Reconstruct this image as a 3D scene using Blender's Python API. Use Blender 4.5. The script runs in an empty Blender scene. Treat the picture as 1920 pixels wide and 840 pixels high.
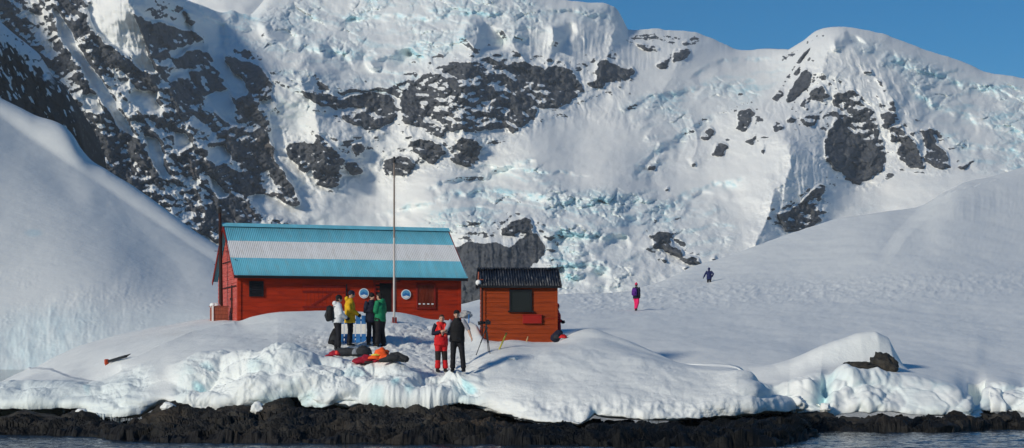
import bpy, bmesh, math, random
import numpy as np
from mathutils import Vector, Matrix, Euler
from mathutils.bvhtree import BVHTree

random.seed(7)
PI = math.pi
S = bpy.context.scene
COL = S.collection
F_PX, CX, HY, CAMZ = 3200.0, 960.0, 655.0, 2.4


def at(px, py, Y):
    return Vector(((px - CX) / F_PX * Y, Y, CAMZ + (HY - py) / F_PX * Y))


# ------------------------------------------------------------------ noise on arrays
def _hash(ix, iy, seed):
    h = (ix.astype(np.int64) * 374761393 + iy.astype(np.int64) * 668265263 + seed * 1442695041) & 0xffffffff
    h = ((h ^ (h >> 13)) * 1274126177) & 0xffffffff
    h = ((h ^ (h >> 16)) * 2246822519) & 0xffffffff
    return ((h ^ (h >> 15)) & 0xffffff) / float(0x1000000)


def gnoise(x, y, seed=0):
    x0 = np.floor(x); y0 = np.floor(y)
    fx = x - x0; fy = y - y0
    u = fx * fx * fx * (fx * (fx * 6 - 15) + 10); v = fy * fy * fy * (fy * (fy * 6 - 15) + 10)

    def g(ix, iy, dx, dy):
        a = _hash(ix, iy, seed) * 2 * PI
        return np.cos(a) * dx + np.sin(a) * dy
    n00 = g(x0, y0, fx, fy); n10 = g(x0 + 1, y0, fx - 1, fy)
    n01 = g(x0, y0 + 1, fx, fy - 1); n11 = g(x0 + 1, y0 + 1, fx - 1, fy - 1)
    return ((n00 * (1 - u) + n10 * u) * (1 - v) + (n01 * (1 - u) + n11 * u) * v) * 1.5


def fbm(x, y, octaves=5, seed=0, gain=0.5):
    s = 0; a = 1.0; t = 0
    for k in range(octaves):
        s = s + a * gnoise(x * 2 ** k + 13.7 * k, y * 2 ** k - 7.1 * k, seed + k); t += a; a *= gain
    return s / t


def ridged(x, y, octaves=5, seed=0, gain=0.5):
    s = 0; a = 1.0; t = 0
    for k in range(octaves):
        s = s + a * (1 - 2 * np.abs(gnoise(x * 2 ** k + 5.3 * k, y * 2 ** k + 3.1 * k, seed + k))); t += a; a *= gain
    return s / t


def worley(x, y, seed=0):
    x0 = np.floor(x); y0 = np.floor(y)
    f1 = np.full(x.shape, 9.0); f2 = np.full(x.shape, 9.0); cid = np.zeros(x.shape)
    for dx in (-1, 0, 1):
        for dy in (-1, 0, 1):
            cx = x0 + dx; cy = y0 + dy
            qx = cx + _hash(cx, cy, seed); qy = cy + _hash(cx, cy, seed + 77)
            d = np.hypot(qx - x, qy - y)
            c = _hash(cx, cy, seed + 191)
            m = d < f1
            f2 = np.where(m, f1, np.minimum(f2, d)); cid = np.where(m, c, cid); f1 = np.where(m, d, f1)
    return f1, f2, cid


def sstep(a, b, x):
    t = np.clip((x - a) / (b - a), 0, 1)
    return t * t * (3 - 2 * t)


def inpoly(px, py, poly):
    out = np.zeros(px.shape, bool)
    xs = [p[0] for p in poly]; ys = [p[1] for p in poly]
    bb = (px >= min(xs)) & (px <= max(xs)) & (py >= min(ys)) & (py <= max(ys))
    x = px[bb]; y = py[bb]
    r = np.zeros(x.shape, bool); n = len(poly)
    for i in range(n):
        x1, y1 = poly[i]; x2, y2 = poly[(i + 1) % n]
        if y1 == y2:
            continue
        c = ((y1 > y) != (y2 > y)) & (x < (x2 - x1) * (y - y1) / (y2 - y1) + x1)
        r ^= c
    out[bb] = r
    return out


def blur(a, r):
    for _ in range(2):
        for ax in (0, 1):
            k = 2 * r + 1
            p = np.pad(a, [(r + 1, r) if i == ax else (0, 0) for i in (0, 1)], mode='edge')
            c = np.cumsum(p, axis=ax)
            a = (np.take(c, range(k, c.shape[ax]), axis=ax) - np.take(c, range(0, c.shape[ax] - k), axis=ax)) / k
    return a


def polydist(px, py, line):
    """distance to a polyline and the signed side (positive = right of it in the picture when it runs downwards)"""
    best = np.full(px.shape, 1e9); side = np.zeros(px.shape); tt = np.zeros(px.shape)
    n = len(line) - 1
    for i in range(n):
        x1, y1 = line[i]; x2, y2 = line[i + 1]
        dx, dy = x2 - x1, y2 - y1; L2 = dx * dx + dy * dy
        t = np.clip(((px - x1) * dx + (py - y1) * dy) / L2, 0, 1)
        d = np.hypot(px - x1 - t * dx, py - y1 - t * dy)
        s = (px - x1) * dy - (py - y1) * dx
        m = d < best
        best = np.where(m, d, best); side = np.where(m, np.sign(s), side); tt = np.where(m, (i + t) / n, tt)
    return best, side, tt


def tps(points, gx, gy):
    P = np.array(points, float)
    A = P[:, :2] / 300.0; v = P[:, 2]; n = len(A)

    def k(r2):
        return 0.5 * r2 * np.log(r2 + 1e-9)
    d2 = ((A[:, None] - A[None]) ** 2).sum(-1)
    M = np.zeros((n + 3, n + 3)); M[:n, :n] = k(d2) + np.eye(n) * 0.004
    M[:n, n] = 1; M[:n, n + 1:] = A; M[n, :n] = 1; M[n + 1:, :n] = A.T
    w = np.linalg.solve(M, np.concatenate([v, np.zeros(3)]))
    out = w[n] + w[n + 1] * gx / 300 + w[n + 2] * gy / 300
    for i in range(n):
        out = out + w[i] * k((gx / 300 - A[i, 0]) ** 2 + (gy / 300 - A[i, 1]) ** 2)
    return out


def bilerp(coarse, x0, dx, y0, dy, px, py):
    u = np.clip((px - x0) / dx, 0, coarse.shape[1] - 1.001); v = np.clip((py - y0) / dy, 0, coarse.shape[0] - 1.001)
    i = u.astype(int); j = v.astype(int); a = u - i; b = v - j
    return (coarse[j, i] * (1 - a) + coarse[j, i + 1] * a) * (1 - b) + (coarse[j + 1, i] * (1 - a) + coarse[j + 1, i + 1] * a) * b


def curve(pts, x):
    """monotone-ish smooth interpolation of y over x"""
    P = np.array(pts, float)
    xs, ys = P[:, 0], P[:, 1]
    m = np.gradient(ys, xs)
    i = np.clip(np.searchsorted(xs, x) - 1, 0, len(xs) - 2)
    h = xs[i + 1] - xs[i]; t = np.clip((x - xs[i]) / h, 0, 1)
    d = (ys[i + 1] - ys[i]) / h
    m0 = np.where(np.abs(m[i]) > 3 * np.abs(d), 3 * d, m[i]); m1 = np.where(np.abs(m[i + 1]) > 3 * np.abs(d), 3 * d, m[i + 1])
    t2, t3 = t * t, t * t * t
    return (2 * t3 - 3 * t2 + 1) * ys[i] + (t3 - 2 * t2 + t) * h * m0 + (-2 * t3 + 3 * t2) * ys[i + 1] + (t3 - t2) * h * m1


def rows_interp(R, ts, t):
    """R: list of (cols,3) rows at params ts -> (len(t), cols, 3), Catmull-Rom with limited tangents"""
    R = np.array(R); ts = np.array(ts, float)
    n = len(ts); out = []
    d = (R[1:] - R[:-1]) / (ts[1:] - ts[:-1])[:, None, None]
    m = np.empty_like(R); m[0] = d[0]; m[-1] = d[-1]
    m[1:-1] = np.where(d[1:] * d[:-1] > 0, 2 * d[1:] * d[:-1] / (d[1:] + d[:-1] + 1e-12), 0) * .6 + .4 * .5 * (d[1:] + d[:-1])
    for q in t:
        i = min(max(np.searchsorted(ts, q) - 1, 0), n - 2)
        h = ts[i + 1] - ts[i]; s = (q - ts[i]) / h
        s2, s3 = s * s, s ** 3
        out.append((2 * s3 - 3 * s2 + 1) * R[i] + (s3 - 2 * s2 + s) * h * m[i] + (-2 * s3 + 3 * s2) * R[i + 1] + (s3 - s2) * h * m[i + 1])
    return np.array(out)


def normals(P):
    du = np.gradient(P, axis=1); dv = np.gradient(P, axis=0)
    n = np.cross(du, dv)
    n /= np.linalg.norm(n, axis=2, keepdims=True) + 1e-9
    return n


def toward(n, P):
    """flip normals so that they face the water side / sky"""
    s = np.sign(-n[..., 1] * .6 + n[..., 2]); s[s == 0] = 1
    return n * s[..., None]


def unproject(px, py, Y):
    return np.stack([(px - CX) / F_PX * Y, Y + 0 * px, CAMZ + (HY - py) / F_PX * Y], -1)


def grid_object(name, P, mat, attrs=None, parent=None):
    r, c = P.shape[:2]
    me = bpy.data.meshes.new(name)
    me.vertices.add(r * c)
    me.vertices.foreach_set('co', P.reshape(-1).astype(np.float32))
    idx = np.arange(r * c).reshape(r, c)
    q = np.stack([idx[:-1, :-1], idx[:-1, 1:], idx[1:, 1:], idx[1:, :-1]], -1).reshape(-1)
    nf = (r - 1) * (c - 1)
    me.loops.add(nf * 4); me.loops.foreach_set('vertex_index', q.astype(np.int32))
    me.polygons.add(nf)
    me.polygons.foreach_set('loop_start', np.arange(0, nf * 4, 4, dtype=np.int32))
    me.polygons.foreach_set('use_smooth', np.ones(nf, bool))
    me.update(calc_edges=True)
    for k, v in (attrs or {}).items():
        a = me.attributes.new(k, 'FLOAT', 'POINT')
        a.data.foreach_set('value', np.ascontiguousarray(v.reshape(-1).astype(np.float32)))
    me.materials.append(mat)
    o = bpy.data.objects.new(name, me); COL.objects.link(o)
    if parent:
        o.parent = parent
    return o


def bvh_of(P, step=2):
    Q = P[::step, ::step]
    r, c = Q.shape[:2]
    idx = np.arange(r * c).reshape(r, c)
    f = np.stack([idx[:-1, :-1], idx[:-1, 1:], idx[1:, 1:], idx[1:, :-1]], -1).reshape(-1, 4)
    return BVHTree.FromPolygons([tuple(v) for v in Q.reshape(-1, 3).tolist()], f.tolist())


# ------------------------------------------------------------------ object helpers
def tag(o, label=None, cat=None, group=None, kind=None):
    if label: o['label'] = label
    if cat: o['category'] = cat
    if group: o['group'] = group
    if kind: o['kind'] = kind
    return o


def empty(name, loc=(0, 0, 0), rz=0.0, label=None, cat=None, group=None):
    o = bpy.data.objects.new(name, None); COL.objects.link(o)
    o.empty_display_size = .2
    o.location = loc; o.rotation_euler = (0, 0, rz)
    return tag(o, label, cat, group)


def obj(name, bm, mat, parent=None, smooth=False):
    me = bpy.data.meshes.new(name)
    bmesh.ops.recalc_face_normals(bm, faces=bm.faces)
    bm.to_mesh(me); bm.free()
    for m in (mat if isinstance(mat, (list, tuple)) else [mat]):
        me.materials.append(m)
    if smooth:
        me.polygons.foreach_set('use_smooth', [True] * len(me.polygons))
    o = bpy.data.objects.new(name, me); COL.objects.link(o)
    if parent:
        o.parent = parent
    return o


def BM():
    return bmesh.new()


def box(bm, c, s, rot=None, bevel=0.0, mi=0):
    M = Matrix.Translation(c) @ (Euler(rot).to_matrix().to_4x4() if rot else Matrix()) @ Matrix.Diagonal((s[0], s[1], s[2], 1))
    g = bmesh.ops.create_cube(bm, size=1, matrix=M)
    vs = g['verts']
    fs = {f for v in vs for f in v.link_faces}
    for f in fs: f.material_index = mi
    if bevel:
        es = list({e for v in vs for e in v.link_edges})
        r = bmesh.ops.bevel(bm, geom=es, offset=bevel, segments=2, affect='EDGES', profile=.7)
        for f in r['faces']: f.material_index = mi
    return bm


def tube(bm, pts, rad, seg=10, mi=0, ref=Vector((1, 0, 0)), cap=True):
    """loft; rad: float or (a,b) per point, a along ref"""
    pts = [Vector(p) for p in pts]
    n = len(pts)
    rings = []
    for i, p in enumerate(pts):
        t = (pts[min(i + 1, n - 1)] - pts[max(i - 1, 0)]).normalized()
        a = ref - t * ref.dot(t)
        if a.length < .15:
            rr = Vector((0, 1, 0)); a = rr - t * rr.dot(t)
        a.normalize(); b = t.cross(a)
        r = rad[i] if isinstance(rad, list) else rad
        ra, rb = r if isinstance(r, (list, tuple)) else (r, r)
        rings.append([bm.verts.new(p + a * (ra * math.cos(2 * PI * k / seg)) + b * (rb * math.sin(2 * PI * k / seg))) for k in range(seg)])
    for i in range(n - 1):
        for k in range(seg):
            f = bm.faces.new((rings[i][k], rings[i][(k + 1) % seg], rings[i + 1][(k + 1) % seg], rings[i + 1][k]))
            f.material_index = mi
    if cap:
        for ring in (rings[0], rings[-1]):
            f = bm.faces.new(ring); f.material_index = mi
    return bm


def ball(bm, c, r, sub=2, mi=0, rot=None):
    s = r if isinstance(r, (list, tuple)) else (r, r, r)
    M = Matrix.Translation(c) @ (Euler(rot).to_matrix().to_4x4() if rot else Matrix()) @ Matrix.Diagonal((s[0], s[1], s[2], 1))
    g = bmesh.ops.create_icosphere(bm, subdivisions=sub, radius=1, matrix=M)
    for f in {f for v in g['verts'] for f in v.link_faces}:
        f.material_index = mi; f.smooth = True
    return bm


def prism(bm, poly, y0, y1, mi=0):
    """polygon in the xz plane, extruded along y"""
    a = [bm.verts.new((x, y0, z)) for x, z in poly]; b = [bm.verts.new((x, y1, z)) for x, z in poly]
    fs = [bm.faces.new(a), bm.faces.new(b[::-1])]
    n = len(poly)
    for i in range(n):
        fs.append(bm.faces.new((a[i], b[i], b[(i + 1) % n], a[(i + 1) % n])))
    for f in fs: f.material_index = mi
    return bm


# ------------------------------------------------------------------ materials
def new_mat(name):
    m = bpy.data.materials.new(name); m.use_nodes = True
    nt = m.node_tree
    return m, nt, nt.nodes['Principled BSDF']


def nd(nt, typ, **kw):
    n = nt.nodes.new(typ)
    for k, v in kw.items():
        if k.startswith('_'):
            setattr(n, k[1:], v)
        else:
            n.inputs[k.replace('__', ' ')].default_value = v
    return n


def ramp(nt, fac, stops):
    r = nt.nodes.new('ShaderNodeValToRGB')
    el = r.color_ramp.elements
    while len(el) < len(stops): el.new(.5)
    for e, (p, c) in zip(el, stops):
        e.position = p; e.color = (*c, 1) if len(c) == 3 else c
    nt.links.new(fac, r.inputs[0])
    return r.outputs[0]


def mix(nt, fac, a, b, mode='MIX'):
    m = nt.nodes.new('ShaderNodeMix'); m.data_type = 'RGBA'; m.blend_type = mode
    for sock, v in ((m.inputs[0], fac), (m.inputs[6], a), (m.inputs[7], b)):
        if hasattr(v, 'is_linked') or hasattr(v, 'links'):
            nt.links.new(v, sock)
        elif isinstance(v, (int, float)):
            sock.default_value = v
        else:
            sock.default_value = (*v, 1)
    return m.outputs[2]


def math_n(nt, op, a, b=None, c=None, clamp=False):
    m = nt.nodes.new('ShaderNodeMath'); m.operation = op; m.use_clamp = clamp
    for s, v in zip(m.inputs, (a, b, c)):
        if v is None: continue
        if isinstance(v, (int, float)): s.default_value = v
        else: nt.links.new(v, s)
    return m.outputs[0]


def noise_n(nt, scale, detail=4, rough=.55, coord=None, stretch=None, dist=0.0):
    tc = nt.nodes.new('ShaderNodeTexCoord')
    v = tc.outputs['Object']
    if stretch:
        mp = nt.nodes.new('ShaderNodeMapping'); mp.inputs['Scale'].default_value = stretch
        nt.links.new(v, mp.inputs[0]); v = mp.outputs[0]
    n = nt.nodes.new('ShaderNodeTexNoise')
    n.inputs['Scale'].default_value = scale; n.inputs['Detail'].default_value = detail; n.inputs['Roughness'].default_value = rough
    n.inputs['Distortion'].default_value = dist
    nt.links.new(v, n.inputs['Vector'])
    return n.outputs['Fac']


def attr_n(nt, name):
    a = nt.nodes.new('ShaderNodeAttribute'); a.attribute_name = name
    return a.outputs['Fac']


def bump(nt, bsdf, height, strength=.5, distance=.02):
    b = nt.nodes.new('ShaderNodeBump'); b.inputs['Strength'].default_value = strength; b.inputs['Distance'].default_value = distance
    nt.links.new(height, b.inputs['Height']); nt.links.new(b.outputs[0], bsdf.inputs['Normal'])


def paint(name, col, var=.25, scale=6, rough=.6, stretch=None, bumpd=.004, dirt=None):
    """a worn surface: the colour wanders by a few tenths, with a little bump"""
    m, nt, b = new_mat(name)
    n = noise_n(nt, scale, 5, .6, stretch=stretch)
    lo = tuple(c * (1 - var) for c in col); hi = tuple(min(1, c * (1 + var)) for c in col)
    c = ramp(nt, n, [(.3, lo), (.7, hi)])
    if dirt:
        n2 = noise_n(nt, scale * 2.7, 6, .65, stretch=stretch)
        f = math_n(nt, 'MULTIPLY', math_n(nt, 'SUBTRACT', n2, .52, clamp=True), 5, clamp=True)
        c = mix(nt, f, c, dirt)
    nt.links.new(c, b.inputs['Base Color'])
    b.inputs['Roughness'].default_value = rough
    b.inputs['Specular IOR Level'].default_value = .2
    if bumpd:
        bump(nt, b, noise_n(nt, scale * 4, 4), .5, bumpd)
    return m
# ================================================================== far mountain wall
def mountain_material():
    m, nt, b = new_mat('mountain_snow_rock_ice')
    rock = attr_n(nt, 'rock'); ice = attr_n(nt, 'ice'); tone = attr_n(nt, 'tone')
    n1 = noise_n(nt, .45, 8, .68); n2 = noise_n(nt, .06, 4, .6)
    rc = ramp(nt, n1, [(.3, (.014, .018, .025)), (.5, (.045, .051, .062)), (.66, (.14, .143, .15))])
    rc = mix(nt, ramp(nt, noise_n(nt, .10, 4, .6), [(.40, (0, 0, 0)), (.62, (.7, .7, .7))]), rc, (.115, .12, .132))
    rc = mix(nt, math_n(nt, 'MULTIPLY', tone, .55, clamp=True), rc, (.20, .155, .125))
    sc = ramp(nt, n2, [(.3, (.88, .90, .895)), (.7, (.93, .935, .915))])
    ic = ramp(nt, n1, [(.3, (.34, .66, .78)), (.7, (.60, .82, .88))])
    c = mix(nt, ice, sc, ic)
    rf = math_n(nt, 'MULTIPLY_ADD', math_n(nt, 'SUBTRACT', n1, .5), .55, rock)
    rf = math_n(nt, 'MULTIPLY', math_n(nt, 'SUBTRACT', rf, .36), 3.6, clamp=True)
    c = mix(nt, rf, c, rc)
    nt.links.new(c, b.inputs['Base Color'])
    b.inputs['Roughness'].default_value = .75
    b.inputs['Specular IOR Level'].default_value = .15
    bump(nt, b, n1, .35, 1.2)
    return m


M_MOUNT = mountain_material()

SKY = [(-300, -80), (150, -80), (260, -45), (300, -28), (345, -3), (380, 10), (420, 23), (437, 19), (450, 25), (470, 27),
       (485, 12), (500, -6), (540, -30), (700, -42), (900, -30), (1000, -12), (1060, 0), (1100, 4), (1140, 8), (1158, 18), (1166, 32),
       (1178, 55), (1195, 56), (1230, 54), (1260, 57), (1300, 60), (1340, 74), (1375, 90), (1397, 95), (1430, 91), (1478, 92),
       (1505, 76), (1530, 58), (1555, 51), (1585, 50), (1620, 56), (1660, 65), (1700, 80), (1740, 95), (1780, 107),
       (1815, 120), (1850, 135), (1880, 140), (1916, 146), (2000, 165), (2300, 230)]

DEPTH = [
    (-150, -80, 920), (-150, 250, 850), (-150, 600, 780), (0, -80, 1025), (0, 0, 1005), (0, 150, 955), (150, 0, 1018), (150, 300, 928), (150, 600, 850),
    (300, -20, 1035), (300, 200, 992), (300, 400, 920), (300, 600, 850), (500, 200, 1068), (520, 330, 1026), (560, 390, 1004),
    (450, 440, 950), (450, 600, 890),
    (750, 420, 1010), (750, 600, 940), (650, 450, 995), (620, 400, 1010), (700, 330, 1060), (700, 200, 1110), (560, 330, 1030),
    (560, 250, 1066), (600, 300, 1040), (640, 240, 1066), (600, 150, 1118), (530, 150, 1085), (560, 60, 1230), (420, 40, 1200), (700, 150, 1150), (700, 20, 1280), (870, 300, 1060), (900, 340, 1040),
    (850, 200, 1100), (870, 120, 1160), (870, 20, 1260), (1000, 240, 1105), (1000, 200, 1138), (1000, 110, 1220), (1000, 0, 1300),
    (1080, 230, 1140), (1080, 200, 1172), (1100, 170, 1205), (1100, 110, 1255), (1100, 5, 1320), (1080, 260, 1110), (1080, 340, 1025),
    (1000, 320, 1025), (1150, 330, 1032), (950, 300, 1060), (1000, 400, 950), (1050, 450, 925), (1100, 420, 940), (1100, 530, 885),
    (1100, 600, 860), (950, 470, 905), (900, 500, 890), (900, 560, 880), (900, 640, 870), (850, 400, 955), (780, 420, 985),
    (1200, 90, 1330), (1280, 100, 1340), (1250, 180, 1230), (1220, 250, 1140), (1230, 340, 1060), (1290, 420, 980), (1250, 480, 930),
    (1250, 600, 870), (1400, 120, 1380), (1450, 100, 1400), (1400, 170, 1260), (1350, 250, 1160), (1330, 320, 1090), (1380, 380, 1020),
    (1380, 480, 940), (1380, 600, 880), (1490, 110, 1290), (1560, 60, 1290), (1500, 200, 1180), (1440, 220, 1160), (1480, 260, 1090),
    (1475, 330, 1040), (1450, 370, 1010), (1500, 400, 1018), (1500, 600, 930), (1560, 130, 1230), (1580, 220, 1180), (1600, 320, 1115),
    (1600, 350, 1092), (1560, 330, 1072), (1540, 400, 1030), (1600, 600, 940), (1650, 100, 1280), (1700, 200, 1200), (1700, 300, 1130),
    (1720, 370, 1060), (1720, 600, 940), (1800, 140, 1330), (1800, 220, 1230), (1800, 300, 1130), (1800, 340, 1080), (1800, 600, 930),
    (1916, 170, 1330), (1916, 300, 1140), (1916, 600, 920), (2080, 220, 1300), (2080, 600, 900)]

# bare rock: (weight, polygon)
ROCK = [
    (.54, [(-150, -80), (120, -80), (170, 20), (215, 130), (270, 250), (320, 420), (300, 640), (-150, 640)]),
    (.49, [(170, 60), (320, 100), (420, 110), (505, 210), (560, 350), (572, 385), (500, 470), (320, 420), (260, 260)]),
    (1.0, [(138, 38), (165, 40), (162, 62), (147, 73), (136, 55)]),
    (1.0, [(175, 86), (200, 82), (215, 97), (240, 112), (258, 120), (245, 125), (205, 122), (178, 118)]),
    (1.0, [(245, 20), (270, 32), (300, 40), (370, 65), (377, 72), (350, 84), (322, 92), (330, 110), (300, 116), (280, 95), (262, 60)]),
    (1.0, [(330, 108), (360, 90), (398, 98), (405, 108), (385, 118), (350, 132), (325, 125)]),
    (.85, [(320, 152), (370, 133), (405, 122), (425, 150), (400, 170), (375, 178), (340, 196), (318, 180)]),
    (.95, [(420, 100), (445, 105), (452, 112), (492, 125), (506, 142), (506, 186), (480, 180), (460, 162), (450, 142), (430, 126)]),
    (1.0, [(440, 182), (470, 176), (488, 210), (502, 240), (514, 288), (496, 266), (474, 255), (450, 240), (438, 212)]),
    (.95, [(248, 127), (290, 130), (300, 165), (270, 170), (244, 150)]),
    (.85, [(165, 300), (200, 240), (255, 258), (290, 300), (322, 372), (322, 412), (270, 382), (210, 340)]),
    (.9, [(320, 285), (380, 300), (430, 312), (482, 332), (492, 350), (462, 366), (420, 350), (370, 332), (330, 322)]),
    (.9, [(440, 262), (500, 272), (520, 310), (480, 330), (440, 302), (420, 272)]),
    (.85, [(505, 305), (530, 322), (563, 370), (558, 388), (532, 366), (515, 340)]),
    (.85, [(400, 362), (450, 372), (482, 402), (470, 424), (410, 455), (372, 430), (388, 392)]),
    (.85, [(100, 85), (128, 95), (130, 130), (112, 136), (92, 115)]),
    (.9, [(0, 12), (28, 20), (22, 40), (0, 38)]), (.9, [(62, 8), (80, 8), (75, 26), (58, 24)]), (.9, [(18, 42), (50, 35), (55, 50), (30, 55)]),
    (.85, [(106, 0), (150, 0), (160, 14), (140, 16), (115, 12)]), (.9, [(88, 38), (104, 40), (104, 52), (90, 52)]),
    # centre
    (1.0, [(570, 172), (608, 170), (640, 186), (660, 176), (720, 172), (742, 186), (750, 206), (730, 208), (700, 200), (660, 196), (640, 199), (600, 194), (576, 184)]),
    (.8, [(640, 210), (720, 200), (745, 214), (720, 235), (692, 244), (650, 226)]),
    (1.0, [(535, 278), (546, 266), (572, 264), (580, 280), (568, 304), (548, 306)]),
    (.75, [(570, 262), (600, 275), (596, 300), (575, 325), (556, 318)]),
    (.78, [(590, 245), (612, 262), (640, 292), (640, 330), (620, 350), (596, 340), (582, 310), (586, 280)]),
    (1.0, [(594, 325), (636, 318), (636, 345), (612, 350), (598, 342)]),
    (.95, [(660, 270), (680, 268), (684, 284), (666, 286)]), (.8, [(650, 300), (672, 300), (676, 322), (655, 328)]),
    (.9, [(720, 300), (742, 292), (772, 296), (776, 310), (764, 326), (725, 330), (714, 315)]),
    (.56, [(755, 165), (790, 140), (830, 115), (870, 112), (920, 104), (960, 112), (1000, 115), (1035, 125), (1050, 105), (1068, 122), (1080, 150),
           (1100, 165), (1120, 160), (1124, 112), (1150, 118), (1190, 125), (1180, 140), (1150, 152), (1130, 160), (1090, 175), (1060, 195), (1010, 202),
           (1000, 225), (960, 250), (930, 240), (900, 245), (870, 240), (850, 250), (800, 240), (755, 230), (750, 200)]),
    (.92, [(752, 176), (775, 168), (790, 205), (760, 232), (752, 205)]), (.85, [(780, 184), (828, 182), (825, 196), (782, 194)]),
    (.9, [(765, 148), (792, 146), (795, 154), (768, 154)]), (.9, [(838, 114), (862, 112), (858, 124), (838, 128)]),
    (.9, [(862, 115), (892, 122), (890, 142), (872, 140)]), (.9, [(840, 138), (868, 134), (868, 150), (852, 168), (838, 165)]),
    (.9, [(898, 148), (912, 150), (908, 168), (896, 160)]), (.9, [(912, 172), (940, 178), (960, 192), (950, 202), (922, 196)]),
    (1.05, [(960, 118), (988, 116), (1015, 122), (1018, 150), (1006, 158), (988, 150), (970, 152), (958, 140)]),
    (.9, [(958, 160), (985, 170), (1005, 190), (995, 206), (975, 225), (958, 225)]),
    (1.05, [(1025, 120), (1036, 122), (1060, 136), (1080, 150), (1092, 160), (1080, 176), (1066, 186), (1050, 192), (1036, 184), (1020, 160)]),
    (1.05, [(1122, 112), (1134, 108), (1150, 122), (1188, 126), (1190, 132), (1165, 150), (1145, 152), (1128, 165), (1108, 160), (1100, 150), (1118, 148)]),
    (1.0, [(770, 262), (788, 258), (826, 272), (830, 286), (812, 305), (796, 292), (772, 276)]),
    (.9, [(798, 236), (814, 234), (832, 243), (828, 254), (816, 248)]),
    (1.05, [(843, 296), (866, 284), (898, 281), (898, 296), (886, 306), (872, 311), (850, 302)]),
    (.88, [(850, 272), (868, 254), (890, 260), (902, 272), (898, 280), (866, 282)]),
    # lower cliff behind the huts
    (.95, [(936, 436), (958, 412), (986, 405), (1000, 420), (1000, 434), (975, 430), (958, 440)]),
    (1.25, [(853, 462), (880, 456), (932, 456), (962, 466), (975, 452), (988, 440), (1005, 436), (1018, 452), (1020, 464), (1010, 485), (995, 498),
            (985, 520), (960, 570), (900, 600), (840, 580), (845, 500)]),
    (1.05, [(1215, 440), (1232, 437), (1254, 434), (1256, 448), (1264, 456), (1278, 466), (1276, 480), (1264, 476), (1240, 466), (1225, 454)]),
    (.85, [(1274, 478), (1292, 476), (1311, 486), (1310, 496), (1284, 492)]), (.75, [(1236, 484), (1252, 480), (1246, 494)]),
    (.7, [(1278, 500), (1292, 498), (1286, 506)]), (.85, [(1328, 488), (1345, 474), (1340, 488)]),
    # right summit
    (.85, [(1185, 82), (1208, 82), (1236, 86), (1240, 94), (1218, 96), (1200, 90)]), (.8, [(1258, 96), (1282, 86), (1296, 94), (1280, 114), (1262, 118)]),
    (.7, [(1230, 122), (1256, 104), (1250, 126)]), (.7, [(1276, 78), (1292, 72), (1290, 84)]), (.8, [(1158, 158), (1176, 154), (1162, 164)]),
    (1.05, [(1474, 176), (1486, 160), (1496, 142), (1508, 126), (1520, 132), (1518, 152), (1506, 172), (1492, 184), (1480, 186)]),
    (.8, [(1508, 96), (1523, 86), (1512, 104), (1498, 122), (1492, 138), (1482, 140), (1496, 118)]),
    (.85, [(1452, 178), (1462, 162), (1468, 174), (1460, 190), (1446, 186)]),
    (1.05, [(1516, 166), (1540, 158), (1552, 178), (1546, 192), (1530, 192)]), (.7, [(1508, 182), (1520, 184), (1520, 206), (1495, 200)]),
    (1.25, [(1548, 280), (1556, 240), (1578, 232), (1600, 246), (1640, 276), (1660, 300), (1660, 308), (1636, 322), (1614, 347), (1600, 340), (1568, 318), (1548, 290)]),
    (.62, [(1560, 170), (1600, 164), (1638, 208), (1652, 250), (1660, 290), (1632, 282), (1598, 236), (1560, 240)]),
    (.9, [(1648, 215), (1664, 206), (1672, 184), (1682, 204), (1670, 228), (1658, 234)]), (.85, [(1620, 134), (1634, 130), (1636, 138), (1622, 140)]),
    (.85, [(1640, 142), (1652, 148), (1648, 160)]), (.8, [(1628, 144), (1636, 150), (1628, 152)]),
    (1.05, [(1680, 290), (1688, 268), (1704, 252), (1718, 268), (1734, 306), (1732, 314), (1710, 312), (1684, 300)]),
    (.75, [(1666, 240), (1688, 230), (1700, 244), (1694, 262), (1672, 268)]), (.85, [(1728, 242), (1750, 242), (1760, 270), (1776, 284), (1781, 314), (1762, 316), (1738, 300), (1734, 270)]),
    (.8, [(1794, 312), (1822, 294), (1826, 300), (1802, 318)]),
    (.95, [(1382, 208), (1408, 200), (1418, 214), (1398, 242), (1382, 238)]), (.9, [(1388, 268), (1422, 252), (1412, 274)]),
    (.85, [(1316, 256), (1332, 236), (1338, 246), (1326, 260)]), (.85, [(1334, 290), (1340, 270), (1352, 268), (1370, 274), (1354, 288)]),
    (1.0, [(1448, 238), (1456, 226), (1468, 236), (1456, 250)]), (1.0, [(1473, 222), (1484, 214), (1498, 222), (1494, 227)]),
    (.8, [(1502, 212), (1532, 212), (1524, 234), (1506, 228)]), (.8, [(1426, 276), (1434, 268), (1428, 292)]), (.8, [(1440, 262), (1446, 254), (1444, 266)]),
    (.85, [(1460, 400), (1490, 384), (1505, 380), (1500, 430), (1474, 434)]), (.72, [(1500, 380), (1534, 340), (1546, 352), (1536, 384), (1546, 412), (1500, 432)]),
    (1.0, [(1536, 342), (1550, 350), (1540, 356)]), (.8, [(1436, 405), (1446, 402), (1444, 412)]),
    (1.0, [(1214, 308), (1228, 304), (1226, 316), (1215, 316)]), (.8, [(1248, 352), (1258, 346), (1256, 354)]), (.8, [(1228, 302), (1238, 292), (1234, 302)]),
    (.9, [(1298, 306), (1308, 300), (1304, 310)]), (.7, [(1088, 66), (1096, 64), (1096, 78)]), (.8, [(935, 56), (948, 54), (946, 62)]),
]
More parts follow.
